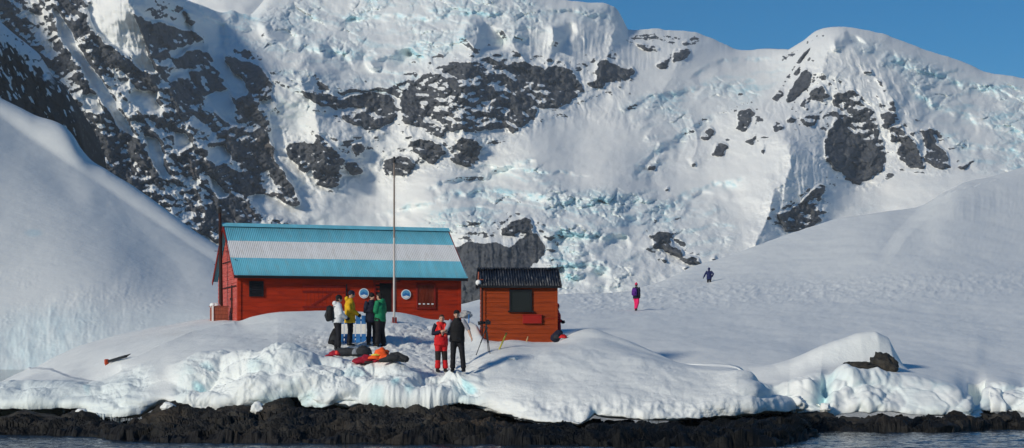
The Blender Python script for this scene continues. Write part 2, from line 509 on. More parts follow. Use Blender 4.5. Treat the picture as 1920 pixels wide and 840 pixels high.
SNOWY = [
    (.7, [(98, 0), (128, 50), (150, 92), (178, 128), (200, 165), (240, 232), (252, 262), (226, 232), (180, 172), (145, 115), (118, 72)]),
    (.9, [(160, 12), (225, 0), (240, 10), (262, 60), (276, 100), (290, 132), (262, 130), (254, 105), (235, 85), (210, 80), (188, 62), (172, 36)]),
    (.9, [(386, 275), (424, 272), (432, 296), (410, 308), (396, 300)]), (.8, [(330, 250), (354, 255), (360, 272), (330, 272)]),
    (.8, [(384, 328), (402, 335), (430, 366), (410, 370)]), (.8, [(158, 178), (180, 178), (194, 205), (160, 205)]),
    (.8, [(270, 252), (298, 258), (312, 330), (300, 332), (286, 290)]), (.9, [(398, 78), (415, 105), (440, 136), (456, 140), (466, 176), (440, 176), (422, 150), (404, 122)]),
    (.9, [(508, 205), (532, 270), (572, 340), (620, 400), (540, 408), (500, 398), (466, 362), (500, 370), (552, 390), (568, 385), (545, 330), (515, 290)]),
    (.6, [(322, 90), (345, 92), (330, 105), (318, 108)]), (.6, [(320, 132), (380, 122), (345, 138), (322, 150)]),
    (.55, [(370, 138), (400, 170), (420, 165), (440, 190), (460, 225), (500, 235), (470, 250), (430, 225), (400, 200)]),
    (.7, [(208, 58), (222, 66), (240, 100), (225, 98)]), (.6, [(262, 165), (290, 172), (300, 205), (270, 210), (240, 180)]),
]
ICE = [
    (.85, [(345, 0), (500, 20), (640, -20), (1000, -20), (1010, 60), (980, 110), (900, 112), (830, 112), (780, 132), (740, 186), (690, 172), (600, 172), (590, 200), (560, 240), (512, 230), (505, 150), (440, 105), (400, 85), (340, 45), (310, 20)]),
    (.7, [(1000, 0), (1140, 8), (1172, 48), (1100, 42), (1060, 30), (1030, 85), (985, 60)]),
    (.75, [(1190, 180), (1290, 140), (1400, 130), (1440, 110), (1480, 115), (1440, 170), (1400, 200), (1330, 220), (1290, 262), (1240, 310), (1212, 334), (1172, 330), (1180, 300), (1230, 250), (1170, 232), (1160, 200)]),
    (.95, [(840, 340), (900, 325), (970, 285), (1060, 295), (1000, 318), (1050, 348), (1200, 362), (1290, 372), (1350, 340), (1400, 330), (1402, 355), (1360, 385), (1390, 430), (1330, 490), (1280, 455), (1215, 432), (1180, 420), (1200, 480), (1160, 535), (1050, 545), (1022, 500), (1000, 420), (960, 400), (900, 440), (850, 450), (780, 440), (800, 405)]),
    (.85, [(1575, 68), (1650, 78), (1730, 112), (1830, 140), (1916, 155), (2300, 240), (2300, 340), (1916, 322), (1830, 330), (1800, 300), (1770, 250), (1740, 222), (1700, 180), (1690, 150), (1640, 112), (1600, 92)]),
    (.8, [(1596, 372), (1640, 364), (1662, 388), (1600, 392)]), (.6, [(1350, 345), (1400, 332), (1410, 350), (1350, 372)]),
    (.7, [(1440, 160), (1412, 165), (1400, 150), (1480, 112), (1490, 120)]),
]
FLUTE = [[(165, -60), (240, -20), (262, 60), (292, 132), (200, 100), (170, 30)], [(395, 70), (440, 130), (468, 175), (440, 180), (410, 120)],
         [(1040, 40), (1180, 50), (1300, 62), (1290, 120), (1200, 130), (1140, 140), (1060, 150), (1020, 110), (960, 110), (960, 40)],
         [(920, 100), (960, 200), (940, 260), (880, 230)], [(1480, 255), (1560, 330), (1545, 420), (1470, 420), (1450, 360)]]
RIDGES = [  # polyline, width px, height m, sharpness side bias
    ([(1492, 258), (1477, 272), (1482, 320), (1470, 345), (1455, 352), (1440, 410), (1400, 490)], 26, 15),
    ([(225, -60), (240, 0), (262, 60), (290, 120), (312, 165), (335, 210), (380, 280), (440, 360)], 36, 15),
    ([(378, 72), (410, 100), (440, 140), (470, 185), (500, 235), (535, 320), (570, 385)], 28, 9),
    ([(1592, 58), (1565, 75), (1548, 110), (1540, 150)], 22, 14),
    ([(900, 20), (890, 90), (872, 150), (868, 220), (880, 300)], 40, 22),
    ([(760, 150), (752, 200), (775, 260), (800, 300)], 30, 12),
    ([(1035, 40), (1030, 110), (1020, 150)], 16, 10), ([(1150, 50), (1140, 100), (1120, 160)], 14, 10),
    ([(560, 100), (590, 130), (590, 200), (600, 260), (620, 340)], 40, 20), ([(490, 35), (560, 66), (625, 98)], 14, 10),
    ([(1640, 250), (1680, 210), (1650, 130)], 20, 10), ([(1712, 240), (1730, 300)], 14, 8), ([(90, -60), (110, 40), (150, 150), (190, 250)], 30, 14),
    ([(1300, 62), (1250, 160), (1180, 240)], 30, 8),
    ([(1290, 200), (1310, 270), (1295, 310)], 14, 7), ([(1210, 250), (1238, 270), (1230, 310)], 12, 6), ([(980, 30), (960, 80), (990, 120)], 14, 9),
]

SHELVES = [  # left to right: brink of a glacier step, riser height in px, drop in m
    ([(790, 348), (860, 330), (920, 322), (960, 302), (1005, 290)], 14, 12), ([(690, 404), (780, 376), (850, 360), (920, 350), (1000, 360), (1060, 372), (1130, 366), (1180, 362), (1240, 372)], 16, 13),
    ([(1150, 412), (1200, 396), (1260, 373), (1310, 346), (1360, 335), (1405, 330)], 16, 12), ([(890, 305), (960, 313), (1040, 320), (1115, 325)], 8, 5),
    ([(1290, 142), (1340, 112), (1400, 105), (1460, 108)], 9, 8), ([(1150, 212), (1220, 178), (1300, 160), (1380, 150), (1425, 138)], 14, 11),
    ([(590, 178), (680, 166), (740, 160), (795, 128)], 16, 12), ([(560, 80), (640, 96), (700, 102), (760, 100), (810, 94)], 14, 11), ([(620, 30), (720, 22), (800, 28), (880, 20), (960, 26)], 12, 10),
    ([(1690, 150), (1760, 192), (1830, 216), (1930, 248), (2060, 300)], 16, 13), ([(1640, 92), (1720, 122), (1800, 150), (1880, 166), (2000, 190)], 14, 11), ([(1740, 235), (1800, 262), (1860, 270), (1930, 280)], 14, 12),
    ([(1180, 330), (1200, 300), (1240, 268), (1290, 240), (1340, 205)], 14, 10), ([(1010, 18), (1060, 14), (1110, 22), (1150, 30)], 9, 8), ([(1020, 440), (1080, 428), (1140, 436), (1180, 430)], 14, 10), ([(1020, 500), (1080, 492), (1150, 500)], 14, 10)]
FACETS = [[(1030, 48), (1072, 45), (1078, 60), (1065, 80), (1035, 80)], [(872, 35), (905, 30), (935, 60), (952, 74), (940, 95), (880, 92), (862, 70)],
          [(690, 112), (720, 102), (770, 93), (776, 108), (740, 128), (700, 132)], [(588, 78), (628, 92), (634, 106), (598, 102)], [(480, 36), (560, 66), (556, 86), (500, 76)],
          [(562, 142), (580, 130), (612, 172), (568, 174)], [(350, 18), (420, 48), (430, 98), (400, 92), (360, 62)], [(1556, 74), (1600, 68), (1622, 82), (1580, 90), (1562, 96)], [(1648, 112), (1668, 96), (1684, 110), (1660, 118)]]

SMOOTH = [[(600, 440), (620, 385), (700, 345), (850, 330), (960, 292), (1000, 318), (860, 350), (770, 375), (690, 402), (700, 440)],
          [(1000, 242), (1060, 225), (1180, 235), (1220, 260), (1200, 325), (1120, 350), (1000, 310), (960, 298)],
          [(1240, 335), (1330, 322), (1440, 280), (1480, 262), (1475, 330), (1440, 420), (1390, 490), (1380, 430), (1330, 372), (1260, 368)],
          [(1560, 348), (1640, 328), (1700, 322), (1790, 322), (1900, 335), (1760, 380), (1600, 400), (1560, 430), (1540, 385)],
          [(1190, 60), (1300, 66), (1400, 98), (1470, 98), (1440, 128), (1300, 138), (1220, 170), (1190, 150)], [(1690, 190), (1760, 215), (1850, 250), (1900, 262), (1820, 262), (1740, 232)],
          [(1560, 56), (1640, 66), (1760, 104), (1850, 138), (1780, 122), (1690, 92), (1600, 64)], [(700, 250), (760, 235), (800, 255), (770, 290), (700, 290), (690, 270)]]


def build_mountain():
    step = 1.55
    u = np.arange(-190, 2120, step)
    sk = curve(SKY, u) + 2.0 * fbm(u / 22.0, u * 0 + 3.3, 4, 5) * sstep(1000, 1050, u)
    bot = 672.0
    rows = 452
    v = np.linspace(0, 1, rows)
    PX = np.broadcast_to(u, (rows, len(u))).copy()
    PY = sk[None] + (bot - sk[None]) * v[:, None]
    # coarse base depth
    gx, gy = np.meshgrid(np.arange(-220, 2160, 12.0), np.arange(-130, 700, 12.0))
    D = bilerp(tps(DEPTH, gx, gy), -220, 12, -130, 12, PX, PY)
    # masks
    wx = PX + 11 * fbm(PX / 34, PY / 30, 5, 101, .62); wy = PY + 10 * fbm(PX / 34, PY / 26, 5, 151, .62)
    rk = np.zeros_like(PX)
    for w, p in ROCK:
        rk = np.where(inpoly(wx, wy, p), np.maximum(rk, w), rk)
    rk0 = rk
    halo = blur(rk0, 16)
    rk = .55 * blur(rk, 1) + .45 * blur(rk, 5)
    rk = np.maximum(rk, np.clip(halo * 1.3, 0, .26))
    sn = np.zeros_like(PX)
    for w, p in SNOWY:
        sn = np.where(inpoly(wx, wy, p), np.maximum(sn, w), sn)
    rk = rk - blur(sn, 2)
    ic = np.zeros_like(PX)
    for w, p in ICE:
        ic = np.where(inpoly(wx, wy, p), np.maximum(ic, w), ic)
    ic = blur(ic, 7) * (1 - np.clip(rk, 0, 1))
    fl = np.zeros_like(PX)
    for p in FLUTE:
        fl = np.where(inpoly(PX, PY, p), 1.0, fl)
    fl = blur(fl, 10)
    sm = np.zeros_like(PX)
    for p in SMOOTH:
        sm = np.where(inpoly(.5 * (PX + wx), .5 * (PY + wy), p), 1.0, sm)
    sm = 1 - .88 * blur(sm, 8)
    # relief (metres towards the viewer)
    H = np.zeros_like(PX)
    for line, w, h in RIDGES:
        d, s, t = polydist(wx, wy, line)
        d = d * (1 + .25 * fbm(PX / 40, PY / 40, 2, 33))
        endf = sstep(0, .12, t) * sstep(0, .12, 1 - t) * .85 + .15
        H += h * np.exp(-d / w) * endf
    # broad snow undulation
    H += 9 * fbm(PX / 130, PY / 90, 4, 11) * (1 - .3 * ic) + 2.2 * ridged((PX + .5 * PY) / 70, (PY - .3 * PX) / 46, 4, 13, .5) * (1 - .5 * ic) * sm
    # fan of ribs below the right summit, ribs down the central wall
    th_ = np.arctan2(PX - 1575, PY - 5); rr = np.hypot(PX - 1575, PY - 5)
    fan = sstep(1370, 1440, PX) * sstep(1790, 1730, PX) * sstep(70, 110, PY) * sstep(360, 300, PY) * (1 - .8 * ic)
    H += fan * sm * sstep(50, 170, rr) * 4.5 * ridged(th_ * 6.5 + 1.3 * fbm(PX / 50, PY / 50, 3, 301), rr / 150, 4, 303, .55)
    cen = sstep(730, 770, PX) * sstep(1230, 1170, PX) * sstep(95, 130, PY) * sstep(290, 230, PY)
    H += cen * sm * 5.0 * ridged((PX + 14 * fbm(PX / 40, PY / 40, 3, 305)) / 46, PY / 150, 4, 307, .55)
    # glacier steps: level treads and steep blue risers
    w_ = (PY + 24 * fbm(PX / 95, PY / 80, 4, 311) + .10 * np.abs(PX - 1120)) / 25.0
    tf = w_ - np.floor(w_)
    terr = sstep(0, .62, tf) - tf
    tpatch = sstep(-.25, .2, fbm(PX / 70, PY / 45, 3, 313))
    H += 8.0 * terr * ic * tpatch * sm
    riser = sstep(.62, .74, tf) * sstep(1.0, .90, tf) * tpatch
    H += 1.6 * fbm(PX / 34, PY / 26, 3, 17) * sm
    # rock relief: ribs running down-right on the left, strata elsewhere
    ra = np.clip(rk, 0, 1)
    left = sstep(640, 480, PX)
    ax = PX * .80 - PY * .60; ay = PX * .60 + PY * .80       # across / along the ribs
    ribs = ridged((ax + 9 * fbm(PX / 40, PY / 40, 2, 4)) / 55, ay / 110, 5, 21, .55)
    crag = ridged((PX + 10 * fbm(PX / 35, PY / 35, 3, 8)) / 42, (PY - .25 * PX) / 30, 5, 41, .58)
    f1, f2, cid = worley((PX + 8 * fbm(PX / 20, PY / 20, 3, 61)) / 20, (PY + .35 * PX + 6 * fbm(PX / 20, PY / 20, 3, 63)) / 13, 71)
    blocks = np.clip((f2 - f1) * 1.8, 0, 1) * .6 + cid
    vert = fbm(PX / 6, PY / 40, 3, 55)
    lowc = sstep(430, 450, PY) * sstep(820, 850, PX) * sstep(1040, 1010, PX)
    rel_low = 3.0 * fbm(PX / 9 + .3 * fbm(PX / 20, PY / 20, 2, 57), PY / 70, 4, 58) + 1.2 * fbm(PX / 5, PY / 9, 3, 59)
    rel = left * (9 * ribs + 3.5 * crag) + (1 - left) * (7 * crag + 2 * ribs) + 2.6 * blocks + .7 * vert
    rel = rel * (1 - lowc) + (rel_low + .25 * rel) * lowc
    rel = rel * (.25 + .75 * sstep(0.15, .6, ra)) * sstep(.02, .3, ra)
    H += 1.3 * (rel - .85 * blur(rel, 14))
    # the sheer dark faces
    # flutes
    fx = PX + .12 * PY * np.where(PX < 640, -1.0, .35) + 5 * fbm(PX / 50, PY / 50, 2, 91)
    H += fl * (1.6 * ridged(fx / 15, PY / 170, 3, 81, .5) + .8 * fbm(fx / 5, PY / 60, 2, 83))
    # glacier shelves
    shelf_ice = np.zeros_like(PX)
    sx = PX + 8 * fbm(PX / 28, PY / 28, 3, 401); sy = PY + 7 * fbm(PX / 28, PY / 28, 3, 403)
    for line, r_, a_ in SHELVES:
        d, sd, t = polydist(sx, sy, line)
        sd = -sd * d
        en = sstep(0, .12, t) * sstep(0, .12, 1 - t) * (.55 + .45 * sstep(-.2, .3, fbm(PX / 40, PY / 40, 2, 405)))
        H += en * a_ * (-sstep(0, r_, sd) + sstep(r_, r_ * 4.5, sd))
        shelf_ice = np.maximum(shelf_ice, en * sstep(-1, 3, sd) * sstep(r_ * 1.3, r_ * .5, sd))
    for p in FACETS:
        m_ = blur(np.where(inpoly(sx, sy, p), 1.0, 0.0), 2)
        cx_ = sum(q[0] for q in p) / len(p)
        H -= .62 * (PX - cx_) * m_
    # serac ice: stepped blocks with steep blue sides
    ux = PX + 10 * fbm(PX / 40, PY / 40, 3, 111); uy = PY + 10 * fbm(PX / 40, PY / 40, 3, 121)
    a1, a2, aid = worley(ux / 34, uy / 20, 131)
    b1, b2, bid = worley(ux / 13, uy / 8, 137)
    c1, c2, cid2 = worley(ux / 6, uy / 5, 139)
    ser = 5.5 * (aid - .5) + 3.0 * np.clip((a2 - a1) * 2.2, 0, 1) + 2.2 * (bid - .5) + 1.6 * np.clip((b2 - b1) * 2, 0, 1) + .8 * (cid2 - .5)
    patch = sstep(-.22, .22, fbm(PX / 85, PY / 50, 4, 171)) * .85 + .15
    H += ser * 1.25 * ic * patch * sm
    # round the crest over
    H -= 38 * np.exp(-(PY - sk[None]) / 7.0) + 16 * np.exp(-(PY - sk[None]) / 26.0)
    Y = D - H
    # steepness: how little the ground recedes per picture row
    g = -np.gradient(Y, axis=0) / (np.gradient(PY, axis=0) * Y / F_PX)       # dY/dz
    gsm = blur(g, 1)
    steep = np.clip((blur(gsm, 9) - gsm) * .55, -1, 1)
    right_ = sstep(1330, 1420, PX)
    iso = fbm(PX / 9, (PY + .3 * PX) / 5, 4, 201)
    wob = 5 * fbm(PX / 18, PY / 18, 3, 203)
    aniL = fbm((ax + wob) / 7, ay / 26, 4, 205); aniC = fbm((PX + wob) / 24, (PY + .5 * wob) / 5, 4, 206); aniR = fbm(th_ * 20 + wob / 16, rr / 34, 4, 207)
    fine = .45 * iso + .75 * (left * aniL + right_ * aniR + (1 - left) * (1 - right_) * aniC)
    med = left * (.5 * fbm((ax + 2 * wob) / 20, ay / 70, 4, 211) + .65 * (ridged((ax + 3 * wob) / 44, ay / 190, 3, 214) - .35)) + (1 - left) * fbm(PX / 30, PY / 26, 4, 212)
    side = -np.gradient(Y, axis=1) / (step * Y / F_PX)
    fin2 = fbm((PX + .5 * PY) / 4.5, (PY - .2 * PX) / 2.6, 2, 221)
    strata = fbm((PX + 8 * fbm(PX / 25, PY / 25, 2, 231)) / 34, (PY + .12 * PX * (1 - left) + .5 * PX * left) / 4.2, 3, 233)
    rock = rk - .49 - .09 * left + .40 * steep + .36 * fine + (.34 + .36 * left) * med + .18 * fin2 + .26 * strata * (.45 + .55 * sstep(900, 700, PX)) + .12 * (crag * (1 - left) + ribs * left)
    rock = np.where(rk < .02, 0, sstep(-.10, .16, rock))
    shelf = np.clip(1.1 * sstep(.55, -.5, gsm) + .7 * np.clip((.16 - (b2 - b1)) / .16, 0, 1) * ic + .25 * fbm(PX / 16, PY / 9, 3, 241), 0, 1)
    bigp = sstep(-.25, .3, fbm(PX / 60, PY / 35, 3, 251))
    ice = np.clip(ic * sm * (patch * (.22 + 1.1 * shelf) * (.5 + .6 * bigp) + .45 * riser * (.4 + .6 * bigp)) + .60 * blur(shelf_ice, 1) * sstep(-.25, .3, fbm(PX / 14, PY / 10, 3, 407)) * (1 - np.clip(rk, 0, 1)), 0, 1)
    tone = np.clip(sstep(.05, .5, fbm(PX / 60, PY / 60, 3, 271)) * .55 * sstep(330, 430, PX + .4 * (PY - 200)) * left + .12 * sstep(0, .5, fbm(PX / 30, PY / 40, 3, 281)), 0, 1)
    P = unproject(PX, PY, Y)
    # the far side of the crest
    back = P[:1].copy(); back[..., 1] += 60; back[..., 2] -= 14
    back2 = P[:1].copy(); back2[..., 1] += 420; back2[..., 2] -= 160
    P = np.concatenate([back2, back, P])
    pad = lambda a: np.concatenate([a[:1] * 0, a[:1] * 0, a])
    o = grid_object('mountain', P, M_MOUNT, {'rock': pad(rock), 'ice': pad(ice), 'tone': pad(tone)})
    tag(o, 'high glaciated mountain wall of rock, snow and blue ice behind the bay', 'mountain', kind='structure')


build_mountain()

# pale snow dome that shows in the notch at the top of the picture
def build_far_dome():
    u = np.linspace(180, 760, 150); v = np.linspace(0, 1, 40)
    PX = np.broadcast_to(u, (40, 150)).copy()
    top = curve([(180, 10), (330, -40), (420, -75), (520, -85), (640, -70), (760, -20)], u)
    PY = top[None] + (120 - top[None]) * v[:, None]
    Y = 1850 - (PY + 90) * 1.6 - 90 * np.exp(-((PX - 430) / 160) ** 2) + 14 * fbm(PX / 70, PY / 30, 4, 6)
    o = grid_object('far_snow_dome', unproject(PX, PY, Y), M_MOUNT, {'rock': PX * 0, 'ice': PX * 0, 'tone': PX * 0})
    tag(o, 'distant rounded snow dome beyond the notch in the mountain crest', 'mountain', kind='structure')


build_far_dome()


# ================================================================== the dark crag above the left snow slope
def build_crag():
    step = 1.5
    u = np.arange(-200, 185, step)
    top = curve([(-200, -70), (-100, -20), (0, 40), (25, 62), (55, 86), (75, 104), (95, 138), (125, 165), (140, 196), (152, 232), (160, 272), (168, 298), (185, 330)], u)
    bot = 360.0
    v = np.linspace(0, 1, 230)
    PX = np.broadcast_to(u, (230, len(u))).copy()
    PY = top[None] + (bot - top[None]) * v[:, None]
    Y = 560 + .55 * PX + .25 * (300 - PY) * .5
    # right hand side falls away
    edge = PY - top[None]
    H = 5 * ridged((PX * .85 - PY * .5) / 40, (PX * .5 + PY * .85) / 90, 5, 5, .55) + 1.2 * fbm(PX / 8, PY / 16, 4, 15)
    f1, f2, cid = worley(PX / 17, (PY + .5 * PX) / 24, 9)
    H += 1.6 * cid
    H -= 26 * np.exp(-edge / 9.0)
    Y = Y - H
    g = blur(-np.gradient(Y, axis=0) / (np.gradient(PY, axis=0) * Y / F_PX), 1)
    streak = fbm((PX * .9 - PY * .44) / 7, (PX * .44 + PY * .9) / 26, 4, 25)
    band = sstep(60, 8, edge + 26 * fbm(PX / 22, PY / 22, 3, 31)) * sstep(110, 60, PX)
    rock = 1.15 - 1.0 * sstep(.22, .42, streak + .12 * sstep(90, 10, PX)) - .9 * band * sstep(-.3, .2, fbm(PX / 12, PY / 9, 3, 37) + .15) - .5 * sstep(.9, 2.2, g)
    P = unproject(PX, PY, Y)
    back = P[:1].copy(); back[..., 1] += 40; back[..., 2] -= 10
    P = np.concatenate([back, P])
    rock = np.clip(np.concatenate([rock[:1], rock]), 0, 1)
    m, nt, b = new_mat('crag_rock')
    r = attr_n(nt, 'rock'); n1 = noise_n(nt, .5, 5, .6)
    rc = ramp(nt, n1, [(.3, (.010, .011, .012)), (.7, (.035, .034, .032))])
    rf = math_n(nt, 'MULTIPLY', math_n(nt, 'SUBTRACT', math_n(nt, 'MULTIPLY_ADD', math_n(nt, 'SUBTRACT', n1, .5), .4, r), .4), 4.5, clamp=True)
    nt.links.new(mix(nt, rf, (.84, .86, .88), rc), b.inputs['Base Color'])
    b.inputs['Roughness'].default_value = .8; b.inputs['Specular IOR Level'].default_value = .1
    o = grid_object('dark_cliff', P, m, {'rock': rock})
    tag(o, 'near-black rock cliff with thin snow streaks above the left snow slope', 'cliff', kind='structure')


build_crag()
# ================================================================== snow materials
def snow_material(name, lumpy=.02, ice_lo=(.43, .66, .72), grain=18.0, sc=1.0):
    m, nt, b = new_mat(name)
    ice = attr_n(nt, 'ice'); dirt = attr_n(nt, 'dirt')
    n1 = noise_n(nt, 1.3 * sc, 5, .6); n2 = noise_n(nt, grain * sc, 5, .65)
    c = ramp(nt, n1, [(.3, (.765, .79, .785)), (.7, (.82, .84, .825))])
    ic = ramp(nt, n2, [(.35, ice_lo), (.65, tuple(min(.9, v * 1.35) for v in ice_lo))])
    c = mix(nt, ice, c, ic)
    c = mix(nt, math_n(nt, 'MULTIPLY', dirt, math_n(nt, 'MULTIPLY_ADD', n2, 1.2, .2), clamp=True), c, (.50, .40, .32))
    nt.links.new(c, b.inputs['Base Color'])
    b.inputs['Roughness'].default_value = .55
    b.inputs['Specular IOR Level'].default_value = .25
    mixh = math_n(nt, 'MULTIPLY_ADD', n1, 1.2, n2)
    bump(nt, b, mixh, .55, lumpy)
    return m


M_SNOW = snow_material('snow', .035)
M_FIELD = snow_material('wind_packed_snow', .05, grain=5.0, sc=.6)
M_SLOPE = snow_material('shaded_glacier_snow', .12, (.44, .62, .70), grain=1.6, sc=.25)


def rows_from(curves, u):
    return [unproject(u, curve([(a, b) for a, b, c in cv], u), curve([(a, c) for a, b, c in cv], u)) for cv in curves]


# ================================================================== left snow slope
def build_slope():
    u = np.arange(-220, 520, 2.0)
    skyl = [(-220, 50, 299), (0, 186, 298), (60, 216, 296), (140, 262, 293), (150, 278, 292), (165, 297, 291), (200, 320, 288), (260, 357, 284), (320, 400, 279), (370, 437, 275), (410, 463, 272), (470, 503, 268), (520, 540, 265)]
    back = [(a, b + 6, c + 40) for a, b, c in skyl]
    mid = [(-220, 250, 260), (0, 350, 258), (140, 410, 254), (200, 440, 252), (320, 510, 247), (410, 540, 243), (520, 570, 239)]
    low = [(-220, 500, 224), (0, 540, 222), (140, 555, 221), (320, 590, 219), (410, 600, 217), (520, 620, 215)]
    low2 = [(-220, 640, 205), (0, 655, 206), (140, 650, 206), (320, 650, 207), (410, 650, 207), (520, 655, 207)]
    base = [(-220, 735, 198), (0, 730, 199), (140, 720, 200), (320, 715, 201), (410, 715, 202), (520, 720, 202)]
    upper = [(-220, 80, 292), (0, 222, 289), (140, 318, 280.5), (200, 357, 276.5), (320, 436, 267.5), (410, 497, 260), (520, 562, 252)]
    R = rows_from([base, low2, low, mid, upper, skyl, back], u)
    P = rows_interp(R, [0, .8, 2, 3, 3.8, 4, 4.25], np.concatenate([np.linspace(0, 4, 330), np.linspace(4.02, 4.25, 6)]))
    n = toward(normals(P), P)
    PX = P[..., 0] / P[..., 1] * F_PX + CX; PY = HY - (P[..., 2] - CAMZ) / P[..., 1] * F_PX
    H = .16 * fbm(PX / 190, PY / 150, 3, 3) + .05 * fbm(PX / 60, PY / 40, 3, 4)
    d, s, t = polydist(PX, PY, [(150, 262), (170, 310), (195, 345), (218, 382), (242, 420), (272, 450), (318, 492), (350, 540), (360, 600)])
    H -= s * .05 * np.exp(-d / 70) * sstep(0, .5, t) * sstep(1, .7, t) * np.clip(d / 8, 0, 1)
    lowm = sstep(560, 640, PY + .35 * PX) * sstep(360, 120, PX)
    H += lowm * (.12 * ridged((PX + .25 * PY + 16 * fbm(PX / 50, PY / 40, 3, 9)) / 52, PY / 90, 4, 19) + .05 * fbm(PX / 7, PY / 26, 3, 23))
    deb = sstep(.0, .5, fbm(PX / 60, PY / 45, 3, 27)) * sstep(440, 540, PY)
    H += deb * .07 * fbm(PX / 7, PY / 5, 4, 28)
    P = P + n * H[..., None]
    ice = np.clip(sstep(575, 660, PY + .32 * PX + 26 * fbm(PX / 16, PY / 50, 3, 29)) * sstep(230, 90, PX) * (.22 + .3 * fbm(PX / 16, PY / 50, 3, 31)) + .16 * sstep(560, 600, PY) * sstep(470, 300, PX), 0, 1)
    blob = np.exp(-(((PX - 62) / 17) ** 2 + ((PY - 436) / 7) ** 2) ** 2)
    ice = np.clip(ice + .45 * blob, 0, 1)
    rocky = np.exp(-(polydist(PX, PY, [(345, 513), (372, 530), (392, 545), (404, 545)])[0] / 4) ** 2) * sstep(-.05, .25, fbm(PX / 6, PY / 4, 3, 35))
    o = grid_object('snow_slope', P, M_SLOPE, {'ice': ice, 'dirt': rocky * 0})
    tag(o, 'smooth shaded snow slope falling to blue glacier ice on the left', 'snow slope', kind='structure')
    return P


SLOPE_P = build_slope()
SLOPE_BVH = bvh_of(SLOPE_P)


